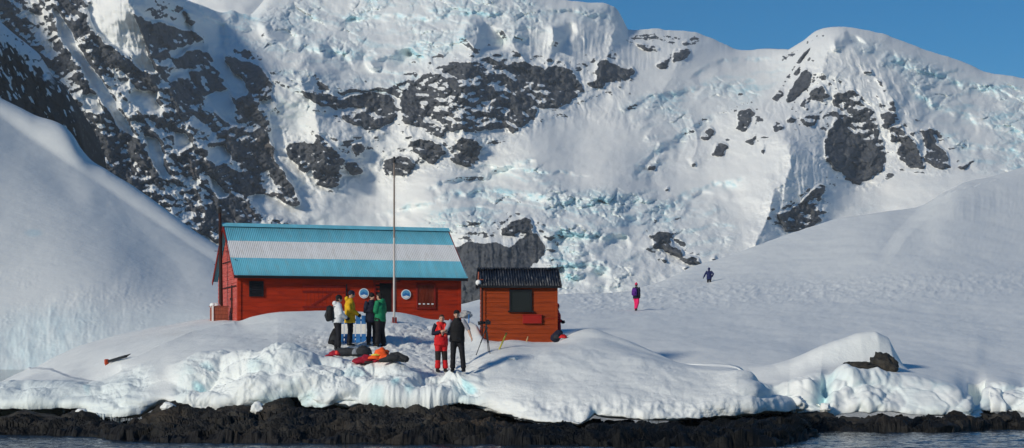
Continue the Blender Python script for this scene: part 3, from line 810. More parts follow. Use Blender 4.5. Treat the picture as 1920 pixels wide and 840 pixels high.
# ================================================================== snow field on the right, up to its skyline
def build_field():
    u = np.arange(770, 2160, 1.6)
    g1 = [(770, 700, 62), (1000, 730, 58), (1300, 750, 54), (1400, 767, 53), (1460, 772, 52.6), (1500, 768, 52.4), (1540, 776, 52), (1600, 772, 52), (1650, 770, 52), (1720, 777, 52), (1790, 778, 52), (1825, 780, 52.4), (1836, 772, 53), (1850, 766, 53.6), (1916, 768, 53.6), (2160, 770, 53.6)]
    g0 = [(a, b + 1, c + 2.6) for a, b, c in g1]
    e = [(770, 660, 66), (1000, 690, 60), (1300, 715, 56), (1400, 724, 55), (1440, 722, 54.6), (1480, 722, 54), (1510, 706, 54), (1540, 696, 54), (1600, 700, 54.2), (1680, 702, 54.4), (1750, 712, 54), (1790, 722, 53.7), (1815, 738, 53.6), (1832, 742, 54.4), (1850, 722, 55), (1880, 717, 55.2), (1916, 728, 55.2), (2160, 730, 55.2)]
    m = [(a, .5 * b + .5 * np.interp(a, [q[0] for q in g1], [q[1] for q in g1]), .5 * c + .5 * np.interp(a, [q[0] for q in g1], [q[2] for q in g1]) - .45) for a, b, c in e]
    g3 = [(770, 640, 70), (1000, 650, 68), (1200, 650, 66), (1400, 672, 61), (1500, 680, 60.5), (1700, 676, 62), (1916, 692, 62), (2160, 692, 62)]
    g4 = [(770, 600, 85), (1000, 600, 88), (1194, 583, 100), (1330, 585, 98), (1500, 592, 93), (1700, 595, 92), (1916, 600, 92), (2160, 600, 92)]
    g5 = [(770, 586, 105), (1000, 570, 115), (1194, 560, 121), (1330, 531, 144), (1500, 520, 142), (1650, 512, 136), (1750, 500, 140), (1916, 490, 150), (2160, 480, 165)]
    g6 = [(770, 582, 126), (860, 573, 129), (900, 562, 131), (1050, 553, 136), (1120, 551, 140), (1190, 543, 150), (1230, 532, 160), (1300, 500, 174), (1380, 475, 184), (1450, 449, 194), (1560, 415, 208), (1650, 397, 214), (1738, 378, 228), (1768, 360, 232), (1800, 346, 240), (1860, 331, 254), (1916, 315, 268), (2160, 255, 330)]
    g7 = [(a, b + 10, c + 22) for a, b, c in g6]
    R = rows_from([g0, g1, m, e, g3, g4, g5, g6, g7], u)
    t = np.concatenate([np.linspace(0, 1, 8)[:-1], np.linspace(1, 3, 90)[:-1], np.linspace(3, 7, 320)[:-1], np.linspace(7, 8, 10)])
    P = rows_interp(R, [0, 1, 2, 3, 4, 5, 6, 7, 8], t)
    n = toward(normals(P), P)
    X, Y = P[..., 0], P[..., 1]
    PX = X / Y * F_PX + CX; PY = HY - (P[..., 2] - CAMZ) / Y * F_PX
    tt = np.broadcast_to(t[:, None], PX.shape)
    face = sstep(3.15, 2.7, tt) * sstep(0.0, 1.0, tt)
    H = .10 * fbm(X / 3.0, Y / 5.0, 4, 3) * sstep(2.5, 3.5, tt) + .22 * fbm(X / 14, Y / 20, 3, 13) * sstep(3.5, 4.5, tt)
    # trodden band across the middle of the field
    band = np.exp(-((PY - 555 + .035 * (PX - 1200)) / 26) ** 2) * sstep(1000, 1120, PX) * sstep(3, 4, tt)
    trod = fbm(PX / 16, PY / 4.5, 4, 19)
    H += band * .11 * np.clip(trod, -.15, .6) + .03 * fbm(PX / 30, PY / 6, 3, 29) * sstep(4, 5, tt)
    # low cliff of the far right slope with its wavy cornice
    d, s, q = polydist(PX, PY, [(1640, 510), (1690, 440), (1745, 385), (1770, 368)])
    H += -s * .24 * np.exp(-d / 50) * sstep(0, .3, q) * np.clip(d / 14, 0, 1)
    cor = 355 - .27 * (PX - 1800) + 4 * fbm(PX / 14, PX * 0, 2, 37) + 5
    H += .4 * sstep(-4, 3, PY - cor) * sstep(60, 10, PY - cor) * sstep(1765, 1800, PX)
    # broken lumpy ice face along the shore
    a1, a2, aid = worley((X + .3 * fbm(X * 1.5, P[..., 2] * 1.5, 3, 41)) / .95, P[..., 2] / .6, 43)
    b1, b2, bid = worley(X / .38, P[..., 2] / .3, 47)
    lum = .24 * (aid - .3) + .12 * np.clip((a2 - a1) * 1.8, 0, 1) + .08 * (bid - .4) + .05 * np.clip((b2 - b1) * 1.8, 0, 1) + .44 * fbm(X / 1.4, P[..., 2] / .9, 4, 53, .42) + .07 * ridged(X / .8, P[..., 2] / .5, 4, 54)
    smooth_part = sstep(1640, 1700, PX) * sstep(1830, 1800, PX)
    H += blur(lum, 1) * face * (1 - .65 * smooth_part)
    # cleft of blue ice
    cl = np.exp(-((PX - 1545 + .1 * (PY - 740)) / 13) ** 2) * sstep(690, 712, PY) * sstep(775, 755, PY) * (tt < 3.4)
    H -= .55 * cl
    cl2 = np.exp(-((PX - 1832) / 10) ** 2) * (tt < 3.5)
    H -= .4 * cl2
    hx = np.interp(X, [8.0, 8.8, 9.8, 10.8, 11.6, 12.2, 12.65, 12.95, 13.25], [0, .14, .48, .88, 1.14, 1.20, 1.02, .52, 0])
    hump = hx * np.exp(-np.abs((Y - 57.7 - .25 * (X - 11)) / 1.25) ** 2.6) * (tt > 2.6)
    P = P + n * H[..., None]
    P[..., 2] += hump
    P[..., 1] -= .45 * hump
    crev = np.clip((.2 - (a2 - a1)) / .2, 0, 1) * face
    ice = np.clip(.75 * cl + .16 * crev + .14 * face * sstep(0, .4, fbm(X / 1.2, P[..., 2], 3, 59)) + .3 * cl2, 0, 1)
    o = grid_object('snow_field', P, M_FIELD, {'ice': ice, 'dirt': PX * 0})
    tag(o, 'wide grey snow field crossed by a trodden trail, rising to a skyline', 'snow field', kind='structure')
    return P


FIELD_P = build_field()
FIELD_BVH = bvh_of(FIELD_P)

# ================================================================== the snow bank that carries the huts
LIP = [(-160, 768, 52), (0, 768, 52), (60, 765, 52), (120, 767, 52), (168, 769, 51.8), (182, 779, 51), (220, 781, 50.6), (262, 779, 50.6), (285, 766, 50.8), (305, 757, 51), (330, 765, 50.8), (380, 772, 50.6), (455, 769, 50.4),
       (475, 777, 50), (492, 773, 50), (510, 760, 50.3), (560, 752, 50.4), (575, 762, 50.2), (640, 764, 50), (720, 764, 49.8), (800, 760, 49.8), (860, 757, 49.8), (905, 768, 49.3), (960, 779, 48.4), (1000, 789, 47.5), (1060, 792, 47.2),
       (1100, 786, 47.3), (1115, 775, 47.8), (1180, 783, 47.8), (1250, 785, 47.8), (1320, 783, 48.2), (1400, 777, 49), (1440, 772, 49.8), (1470, 771, 50.8), (1490, 764, 52)]
EDGE = [(-160, 742, 55), (0, 728, 54.6), (60, 722, 54.4), (120, 720, 54.2), (170, 722, 54), (200, 716, 53.8), (240, 702, 53.4), (300, 688, 53), (340, 680, 52.8), (420, 671, 52.4), (500, 667, 52.3), (560, 670, 52.2), (620, 680, 52), (700, 689, 52), (780, 704, 51.6), (840, 712, 51.3),
        (870, 706, 51.2), (900, 688, 51.2), (940, 668, 52.0), (1000, 660, 52.9), (1100, 654, 53.2), (1200, 672, 52.2), (1300, 692, 51.4), (1380, 698, 50.9), (1410, 714, 50.8), (1450, 742, 51.5), (1490, 762, 52.3)]
PATH = [(-160, 735, 62), (0, 722, 64), (60, 696, 66), (150, 668, 64), (220, 655, 61), (300, 640, 60), (420, 630, 58.5), (520, 630, 57.4), (620, 650, 56.3), (700, 650, 56.3), (760, 652, 56.2), (830, 672, 54.6), (880, 668, 54.2), (920, 655, 54.2), (960, 648, 54.4),
        (1050, 645, 55.2), (1100, 634, 55.6), (1200, 658, 54.6), (1300, 687, 53.0), (1380, 692, 52.0), (1410, 709, 51.8), (1450, 739, 52.2), (1490, 760, 52.7)]
CREST = [(-160, 735, 70), (0, 717, 70), (30, 702, 72), (60, 690, 75), (100, 671, 77), (150, 649, 78), (200, 635, 78), (250, 622, 78), (320, 609, 77), (400, 600, 74), (420, 603, 71), (440, 607, 68.2), (470, 596, 66.4), (520, 586, 65.4), (600, 583, 65), (700, 585, 65.2), (745, 586, 65.6), (770, 590, 66), (800, 598, 66.4),
         (840, 601, 66), (870, 602, 64.5), (893, 610, 60.5), (906, 634, 57.2), (930, 640, 56.6), (960, 637, 56.4), (1000, 641, 56.4), (1045, 641, 56.4), (1062, 631, 57), (1090, 619, 57.5), (1112, 617, 57.5), (1150, 628, 57.2), (1200, 648, 56.3), (1250, 671, 55), (1280, 684, 54), (1340, 683, 53.5), (1370, 684, 53), (1390, 691, 52.6),
         (1415, 722, 52.5), (1440, 736, 53), (1490, 758, 53.4)]


def build_bank():
    u = np.arange(-160, 1490, 1.35)
    lip_y = lambda a: np.interp(a, [q[0] for q in LIP], [q[1] for q in LIP]); lip_Y = lambda a: np.interp(a, [q[0] for q in LIP], [q[2] for q in LIP])
    under = [(a, b + 3, c + 2.6) for a, b, c in LIP]
    mid = [(a, .52 * b + .48 * lip_y(a), .5 * c + .5 * lip_Y(a) - (.75 if a > 880 else .6)) for a, b, c in EDGE]
    low = [(a, .18 * b + .82 * lip_y(a), .2 * c + .8 * lip_Y(a) - (.6 if a > 880 else .65)) for a, b, c in EDGE]
    b1 = [(a, b + 10, c + 4) for a, b, c in CREST]
    b2 = [(a, b + 90, c + 12) for a, b, c in CREST]
    R = rows_from([under, LIP, low, mid, EDGE, PATH, CREST, b1, b2], u)
    ts = [0, 1, 1.4, 2, 3, 4, 5, 5.5, 6]
    t = np.concatenate([np.linspace(0, 1, 10)[:-1], np.linspace(1, 3, 170)[:-1], np.linspace(3, 5, 230)[:-1], np.linspace(5, 6, 24)])
    P = rows_interp(R, ts, t)
    n = toward(normals(P), P)
    X, Y, Z = P[..., 0], P[..., 1], P[..., 2]
    PX = X / Y * F_PX + CX; PY = HY - (Z - CAMZ) / Y * F_PX
    tt = np.broadcast_to(t[:, None], PX.shape)
    face = sstep(3.35, 2.75, tt + .25 * fbm(X / 1.2, Y * 0 + 4, 3, 5)) * sstep(.3, 1.0, tt)
    flat = sstep(2.7, 3.3, tt)
    broken = sstep(300, 380, PX) * sstep(930, 860, PX)              # lumpy middle part of the edge
    lefty = sstep(320, 240, PX); right = sstep(880, 980, PX)
    H = .07 * fbm(X / 2.2, Y / 2.6, 4, 7) * flat
    X2 = X + .25 * fbm(X * 1.3, Z * 1.6, 3, 9); Z2 = Z + .18 * fbm(X * 1.3 + 9, Z * 1.6, 3, 10)
    a1, a2, aid = worley(X2 / 1.25, Z2 / .62 + Y / 2.2, 11)
    b1_, b2_, bid = worley(X2 / .52, Z2 / .34 + Y / 1.3, 12)
    rnd = lambda f1: np.sqrt(np.clip(1 - (f1 * 1.15) ** 2, 0, 1))
    X3 = X + .5 * fbm(X / 1.1, Z / .8, 3, 16); Z3 = Z + .35 * fbm(X / 1.1 + 7, Z / .8, 3, 18)
    d1, d2, did = worley(X3 / 1.5, Z3 / .8 + Y / 2.5, 19)
    lum = .42 * rnd(d1) + .20 * (did - .4) + .13 * rnd(b1_) * sstep(-.2, .3, fbm(X / 2, Z, 2, 20)) + .55 * fbm(X / 2.1, Z / 1.0 + Y / 3, 4, 14, .42)
    rough_ = .16 * fbm(X2 / .55, Z2 / .34, 4, 21, .55) + .05 * ridged(X2 / .4, Z2 / .25, 3, 22)
    H += face * (blur(lum, 2) - .22 + rough_ * (.4 + .6 * sstep(-.2, .3, fbm(X / 1.8, Z / .8, 2, 23)))) * (1.0 * broken + .55 * lefty + .12 * right)
    H += face * right * (.10 * fbm(X / 1.6, Z / .55, 4, 24) + .012 * ridged(X / 1.2 + fbm(X, Z, 2, 3), Z / .16, 2, 25) * sstep(1150, 1300, PX) * sstep(740, 765, PY) + .14 * fbm(X / .5, Z / .5, 3, 26) * sstep(735, 770, PY))
    endl = sstep(1340, 1420, PX) * face
    H += endl * .5 * (rnd(a1) - .5)
    # trampled snow round the people and before the door
    tr = np.exp(-(((PX - 690) / 130) ** 2 + ((PY - 655) / 34) ** 2)) + np.exp(-(((PX - 840) / 50) ** 2 + ((PY - 690) / 26) ** 2)) + .8 * np.exp(-(((PX - 775) / 60) ** 2 + ((PY - 628) / 22) ** 2))
    tr = np.clip(tr, 0, 1) * sstep(2.4, 3.0, tt)
    c1, c2, cc = worley(X / .34 + .4 * fbm(X, Y, 2, 33), Y / .62, 31)
    H += tr * (.11 * (rnd(c1) - .6) + .08 * fbm(X / .28, Y / .5, 3, 35) + .08 * fbm(X / 1.2, Y / 1.6, 2, 36))
    # wind lip and hollow on the left
    d, s, q = polydist(PX, PY, [(60, 690), (95, 692), (130, 706), (190, 716), (260, 690), (330, 664), (420, 640)])
    H -= s * .10 * np.exp(-d / 14) * flat * lefty * np.clip(d / 5, 0, 1)
    d2, s2, q2 = polydist(PX, PY, [(230, 690), (300, 656), (360, 630), (440, 612)])
    H += .16 * np.exp(-d2 / 14) * flat
    # ragged lower edge
    rag = np.exp(-((tt - 1.0) / .12) ** 2)
    P = P + n * H[..., None]
    P[..., 2] += rag * (.10 * fbm(X / .35, X * 0 + 2, 3, 44) + .10 * fbm(X / 1.3, X * 0 + 5, 2, 45)) * (1 - .4 * right)
    crev = np.clip((.16 - (a2 - a1)) / .16, 0, 1)
    big = sstep(.0, .4, fbm(X / 1.9, Z / .9, 3, 51))
    ice = face * broken * np.clip(.06 + .30 * big * (.35 + .6 * crev) + .30 * sstep(1.9, 1.2, tt) * big, 0, 1)
    ice = np.maximum(ice, face * lefty * .16)
    for (x, y, rx, ry, w) in ((372, 722, 12, 7, .9), (390, 692, 14, 6, .5), (742, 738, 9, 9, 1.0), (770, 745, 10, 5, .8), (882, 732, 13, 7, 1.0), (665, 712, 26, 8, .45), (480, 700, 16, 14, .35), (165, 738, 9, 12, .5), (710, 752, 16, 8, .55), (600, 757, 20, 6, .4), (760, 700, 22, 6, .35), (1113, 775, 6, 8, .6)):
        ice = np.maximum(ice, w * np.exp(-(((PX - x) / rx) ** 2 + ((PY - y) / ry) ** 2) ** 2) * (tt > .9))
    dirt = .55 * np.exp(-(((PX - 880) / 24) ** 2 + ((PY - 612) / 14) ** 2)) + .30 * np.exp(-(((PX - 935) / 30) ** 2 + ((PY - 650) / 12) ** 2)) + .2 * np.exp(-(((PX - 330) / 30) ** 2 + ((PY - 630) / 8) ** 2)) + .25 * np.exp(-(((PX - 440) / 16) ** 2 + ((PY - 607) / 6) ** 2)) + .10 * tr
    o = grid_object('snow_bank', P, M_SNOW, {'ice': ice, 'dirt': np.clip(dirt, 0, 1)})
    tag(o, 'thick snow bank with a lumpy broken ice edge that carries both red huts', 'snow bank', kind='structure')
    return P, o


BANK_P, BANK = build_bank()
BANK_BVH = bvh_of(BANK_P)


def ground_at(px, py, which=None):
    """where the line of sight through the pixel meets the ground"""
    o = Vector((0, 0, CAMZ)); d = (at(px, py, 1.0) - o).normalized()
    best = None
    for b in ([which] if which else [BANK_BVH, FIELD_BVH]):
        hit = b.ray_cast(o, d)
        if hit[0] is not None and (best is None or hit[3] < best[3]):
            best = hit
    return best[0] if best else at(px, py, 55)


def ground_under(x, y, which=None, default=None):
    best = None
    for b in ([which] if which else [BANK_BVH, FIELD_BVH]):
        hit = b.ray_cast(Vector((x, y, 60)), Vector((0, 0, -1)))
        if hit[0] is not None and (best is None or hit[0].z > best):
            best = hit[0].z
    return best if best is not None else default


# ================================================================== shore rock and water
def rock_material(name, lo, mid_, hi, warm=(.10, .075, .05)):
    m, nt, b = new_mat(name)
    n1 = noise_n(nt, 1.2, 6, .62); n2 = noise_n(nt, 7.0, 5, .65)
    c = ramp(nt, n1, [(.28, lo), (.5, mid_), (.72, hi)])
    c = mix(nt, math_n(nt, 'MULTIPLY', math_n(nt, 'SUBTRACT', noise_n(nt, .7, 4, .6), .52, clamp=True), 4, clamp=True), c, warm)
    c = mix(nt, math_n(nt, 'MULTIPLY', math_n(nt, 'SUBTRACT', n2, .45, clamp=True), 1.6, clamp=True), c, lo)
    # wet, darker near the water
    tc = nt.nodes.new('ShaderNodeNewGeometry'); sp = nt.nodes.new('ShaderNodeSeparateXYZ'); nt.links.new(tc.outputs['Position'], sp.inputs[0])
    wet = math_n(nt, 'SUBTRACT', 1.0, math_n(nt, 'MULTIPLY', math_n(nt, 'ADD', sp.outputs[2], math_n(nt, 'MULTIPLY', n1, -.35)), 5.0, clamp=True), clamp=True)
    c = mix(nt, math_n(nt, 'MULTIPLY', wet, .6), c, (.008, .008, .009))
    c = mix(nt, attr_n(nt, 'painted_shade'), c, (.0045, .0048, .005))  # near-black mixed into the rock colour as shade below the snow overhang
    nt.links.new(c, b.inputs['Base Color'])
    b.inputs['Roughness'].default_value = .62; b.inputs['Specular IOR Level'].default_value = .18
    bump(nt, b, math_n(nt, 'MULTIPLY_ADD', n1, 2.0, n2), .8, .05)
    return m


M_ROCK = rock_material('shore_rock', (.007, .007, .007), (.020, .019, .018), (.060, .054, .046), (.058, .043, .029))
M_BOULDER = rock_material('boulder_rock', (.014, .0135, .013), (.036, .034, .031), (.075, .068, .060), (.075, .06, .042))


def build_shore():
    u = np.arange(-170, 2150, 1.6)
    wl = curve([(-170, 814), (60, 815), (180, 817), (230, 823), (500, 829), (900, 831), (960, 832), (1040, 834), (1200, 836), (1380, 836), (1440, 834), (1475, 828), (1502, 819), (1516, 809), (1570, 808), (1750, 809), (1835, 804), (1920, 803), (2150, 803)], u)
    wY = 2.4 * F_PX / (wl - HY)
    allip = LIP[:-1] + [(1500, 768, 52.4), (1540, 776, 52), (1650, 770, 52), (1720, 777, 52), (1825, 780, 52.4), (1850, 766, 53.6), (2160, 770, 53.6)]
    ly = curve([(a, b) for a, b, c in allip], u); lY = curve([(a, c) for a, b, c in allip], u)
    set_ = .1 + 1.3 * sstep(880, 1010, u) * sstep(1500, 1460, u) + 1.2 * sstep(1470, 1530, u) + .9 * sstep(200, 120, u) + 1.4 * sstep(170, 190, u) * sstep(315, 290, u)
    low = .52 + .22 * sstep(880, 1000, u) * sstep(1500, 1440, u) + .28 * sstep(1500, 1600, u) + .30 * sstep(200, 120, u) + .30 * sstep(165, 185, u) * sstep(310, 285, u) - .2 * sstep(300, 330, u) * sstep(560, 520, u)    # gap below the snow
    k0 = unproject(u, wl, wY); k0[:, 2] = -1.2; k0[:, 1] -= 1.2
    k1 = unproject(u, wl, wY); k1[:, 2] = -.06
    zt = CAMZ + (HY - ly) / F_PX * lY
    topY = lY + .35 + set_
    k4 = np.stack([(u - CX) / F_PX * topY, topY, zt - low + .12], -1)
    k2 = k1 * .62 + k4 * .38; k2[:, 2] = .42 * k4[:, 2] + .04
    k3 = k1 * .25 + k4 * .75; k3[:, 2] = .85 * k4[:, 2]
    k5 = k4.copy(); k5[:, 1] += 3.0; k5[:, 2] += .1
    t = np.concatenate([np.linspace(0, 1, 8)[:-1], np.linspace(1, 4, 150)[:-1], np.linspace(4, 5, 14)])
    P = rows_interp([k0, k1, k2, k3, k4, k5], [0, 1, 2, 3, 4, 5], t)
    n = toward(normals(P), P)
    X, Y, Z = P[..., 0], P[..., 1], P[..., 2]
    tt = np.broadcast_to(t[:, None], X.shape)
    s = Y * .8 + Z * 2.4
    rx = X * .85 + s * .5; ry = -X * .5 + s * .85
    H = .44 * ridged((rx + .3 * fbm(X, s, 2, 2)) / 2.8, ry / 1.1, 5, 3, .5) + .26 * fbm(X / 1.6, s / 1.0, 6, 5, .6)
    f1, f2, cid = worley((rx + .35 * fbm(X / .8, s / .8, 3, 6)) / 1.15, (ry + .3 * fbm(X / .8, s / .8, 3, 8)) / .55, 7)
    g1, g2, gid = worley(rx / .42 + .5 * fbm(X, s, 3, 16), ry / .24, 17)
    H += .22 * (cid - .35) + .06 * np.clip((f2 - f1) * 2, 0, 1) + .07 * (gid - .4) + .035 * np.clip((g2 - g1) * 2, 0, 1) + .03 * fbm(X / .12, s / .12, 4, 19)
    a = sstep(.2, 1.0, tt) * sstep(5, 4.2, tt)
    P = P + n * (H * a * .9)[..., None]
    PXr = X / Y * F_PX + CX
    painted_shade = .95 * sstep(930, 1020, PXr + 40 * fbm(X / 2, Y, 3, 61)) * sstep(1530, 1490, PXr) + .7 * sstep(1500, 1540, PXr) * sstep(.1, .5, .4 + fbm(X / 3, Y, 3, 63)) + .4 * sstep(220, 120, PXr)  # mask for the painted overhang shade, strongest under the right-hand bulge
    o = grid_object('shore_rock', P, M_ROCK, {'painted_shade': painted_shade})
    o.data.polygons.foreach_set('use_smooth', np.zeros(len(o.data.polygons), bool))
    tag(o, 'dark broken rock ledge between the snow bank and the water', 'rock ledge', kind='structure')
    return P


SHORE_P = build_shore()
SHORE_BVH = bvh_of(SHORE_P)


def build_water():
    m, nt, b = new_mat('sea_water')
    b.inputs['Base Color'].default_value = (.011, .014, .015, 1)
    b.inputs['Roughness'].default_value = .06; b.inputs['IOR'].default_value = 1.333
    n1 = noise_n(nt, 1.0, 4, .6, stretch=(1.1, 2.4, 1)); n2 = noise_n(nt, 4.0, 4, .6, stretch=(1.0, 2.2, 1), dist=.4)
    h = math_n(nt, 'MULTIPLY_ADD', n2, .35, n1)
    bump(nt, b, h, 1.0, .05)
    xs = np.concatenate([[-4000, -200, -40], np.arange(-20, 24, .055), [45, 200, 4000]])
    ys = np.concatenate([[-300, 20, 36], np.arange(39, 55, .055), [60, 90, 400, 6000]])
    X, Y = np.meshgrid(xs, ys)
    near = sstep(36, 39, Y) * sstep(58, 54, Y) * sstep(-30, -20, X) * sstep(32, 23, X)
    Z = near * 1.7 * (.020 * fbm(X / 1.3 + .2 * Y, Y / .55, 3, 3) + .010 * fbm(X / .45, Y / .22, 3, 5) + .012 * fbm(X / 4.0, Y / 1.4, 2, 7))
    o = grid_object('water', np.stack([X, Y, Z], -1), m)
    tag(o, 'dark rippled sea water in front of the rock ledge', 'water', kind='structure')


build_water()
# ================================================================== paints
M_RED = paint('red_hut_paint', (.365, .027, .006), .28, 1.2, .6, stretch=(.6, .6, 6), dirt=(.17, .013, .009))
M_REDPALE = paint('bleached_red_paint', (.44, .075, .060), .3, 1.4, .6, stretch=(.6, .6, 7), dirt=(.58, .28, .24))
M_REDDARK = paint('dark_red_paint', (.19, .014, .009), .3, 2.0, .6)
M_BROWNRED = paint('brown_red_shutter_paint', (.15, .023, .009), .35, 2.0, .6, dirt=(.10, .016, .008))
M_ORANGE = paint('orange_red_hut_paint', (.275, .040, .006), .25, 1.3, .6, stretch=(.6, .6, 7), dirt=(.13, .018, .008))
M_PANELRED = paint('bright_red_paint', (.30, .016, .011), .2, 2.0, .5)
M_BLACK = paint('black_paint', (.012, .013, .016), .4, 3.0, .5)
M_DARKIN = paint('painted_interior_shade', (.010, .010, .011), .4, 3.0, .8, bumpd=0)
M_TRIM = paint('dark_trim_paint', (.035, .012, .010), .4, 3.0, .6)
M_SKYBLUE = paint('sky_blue_roof_paint', (.145, .47, .60), .14, .9, .5, stretch=(3, .5, 1), bumpd=.001, dirt=(.20, .42, .50))
M_ROOFWHITE = paint('white_roof_paint', (.70, .70, .71), .08, .9, .5, stretch=(3, .5, 1), bumpd=.001, dirt=(.58, .56, .54))
M_TARROOF = paint('tarred_roof', (.011, .016, .027), .4, 1.6, .5, stretch=(7, .35, 1), bumpd=.001, dirt=(.20, .20, .21))
M_WOODGREY = paint('weathered_grey_wood', (.16, .13, .11), .35, 5.0, .75, stretch=(8, 8, .6))
M_WOODRED = paint('red_brown_wood', (.30, .085, .05), .35, 4.0, .7, stretch=(6, 6, .8))
M_WHITE = paint('white_paint', (.78, .78, .77), .06, 4.0, .45, bumpd=.001)
M_BLUE = paint('blue_paint', (.035, .16, .42), .2, 4.0, .45, bumpd=.001)
M_LIGHTBLUE = paint('pale_blue_paint', (.10, .33, .56), .15, 4.0, .45, bumpd=.001)
M_POLE = paint('weathered_cream_paint', (.50, .46, .43), .15, 3.0, .6, stretch=(4, 4, .5))
M_POLEBROWN = paint('brown_pole_paint', (.24, .19, .16), .3, 3.0, .65, stretch=(4, 4, .5))
M_STEEL = paint('dull_steel', (.22, .22, .23), .2, 8.0, .4, bumpd=.001)
M_DARKSTEEL = paint('dark_metal', (.03, .03, .033), .3, 8.0, .45, bumpd=.001)
M_SNOWCAP = snow_material('snow_cap', .02)


def clad_wall(bm, x0, x1, z0, z1, y, board=.15, lip=.014, axis='x', mi=0):
    """lapped boarding: every board leans out at its foot (runs along x, faces -y; or runs along y, faces -x)"""
    n = max(1, int(round((z1 - z0) / board)))
    h = (z1 - z0) / n
    for k in range(n):
        a, b = z0 + k * h, z0 + (k + 1) * h
        q = [(x0, y - lip, a), (x1, y - lip, a), (x1, y - .002, b), (x0, y - .002, b)]
        if axis == 'y':
            q = [(p[1], p[0], p[2]) for p in q]
        vs = [bm.verts.new(p) for p in q]
        f = bm.faces.new(vs); f.material_index = mi
        q2 = [(x0, y, a), (x1, y, a), (x1, y - lip, a), (x0, y - lip, a)]
        if axis == 'y':
            q2 = [(p[1], p[0], p[2]) for p in q2]
        f = bm.faces.new([bm.verts.new(p) for p in q2]); f.material_index = mi


def corrugated(name, L, pitch, amp, pa, pb, bands, mats, parent, thick=.02, seg=6):
    """sheet from pa=(y,z) at the eave to pb=(y,z) at the ridge, waves along x; bands = fractions with material index"""
    me = BM()
    n = int(L / pitch) * seg
    fr = [0.0] + [b for b, _ in bands]
    d = Vector((0, pb[0] - pa[0], pb[1] - pa[1])); nrm = Vector((0, -d.z, d.y)).normalized()
    if nrm.z < 0: nrm = -nrm
    cols = []
    for i in range(n + 1):
        x = L * i / n
        a = amp * math.sin(2 * PI * i / seg)
        cols.append([(me.verts.new(Vector((x, pa[0], pa[1])) + d * t + nrm * a), me.verts.new(Vector((x, pa[0], pa[1])) + d * t + nrm * (a - thick))) for t in fr])
    for i in range(n):
        for j in range(len(bands)):
            f = me.faces.new((cols[i][j][0], cols[i + 1][j][0], cols[i + 1][j + 1][0], cols[i][j + 1][0])); f.material_index = bands[j][1]; f.smooth = True
            f = me.faces.new((cols[i][j][1], cols[i][j + 1][1], cols[i + 1][j + 1][1], cols[i + 1][j][1])); f.material_index = bands[j][1]
        for j, k in ((0, 0), (len(bands), len(bands) - 1)):
            f = me.faces.new((cols[i][j][0], cols[i][j][1], cols[i + 1][j][1], cols[i + 1][j][0])); f.material_index = bands[k][1]
    return obj(name, me, mats, parent)


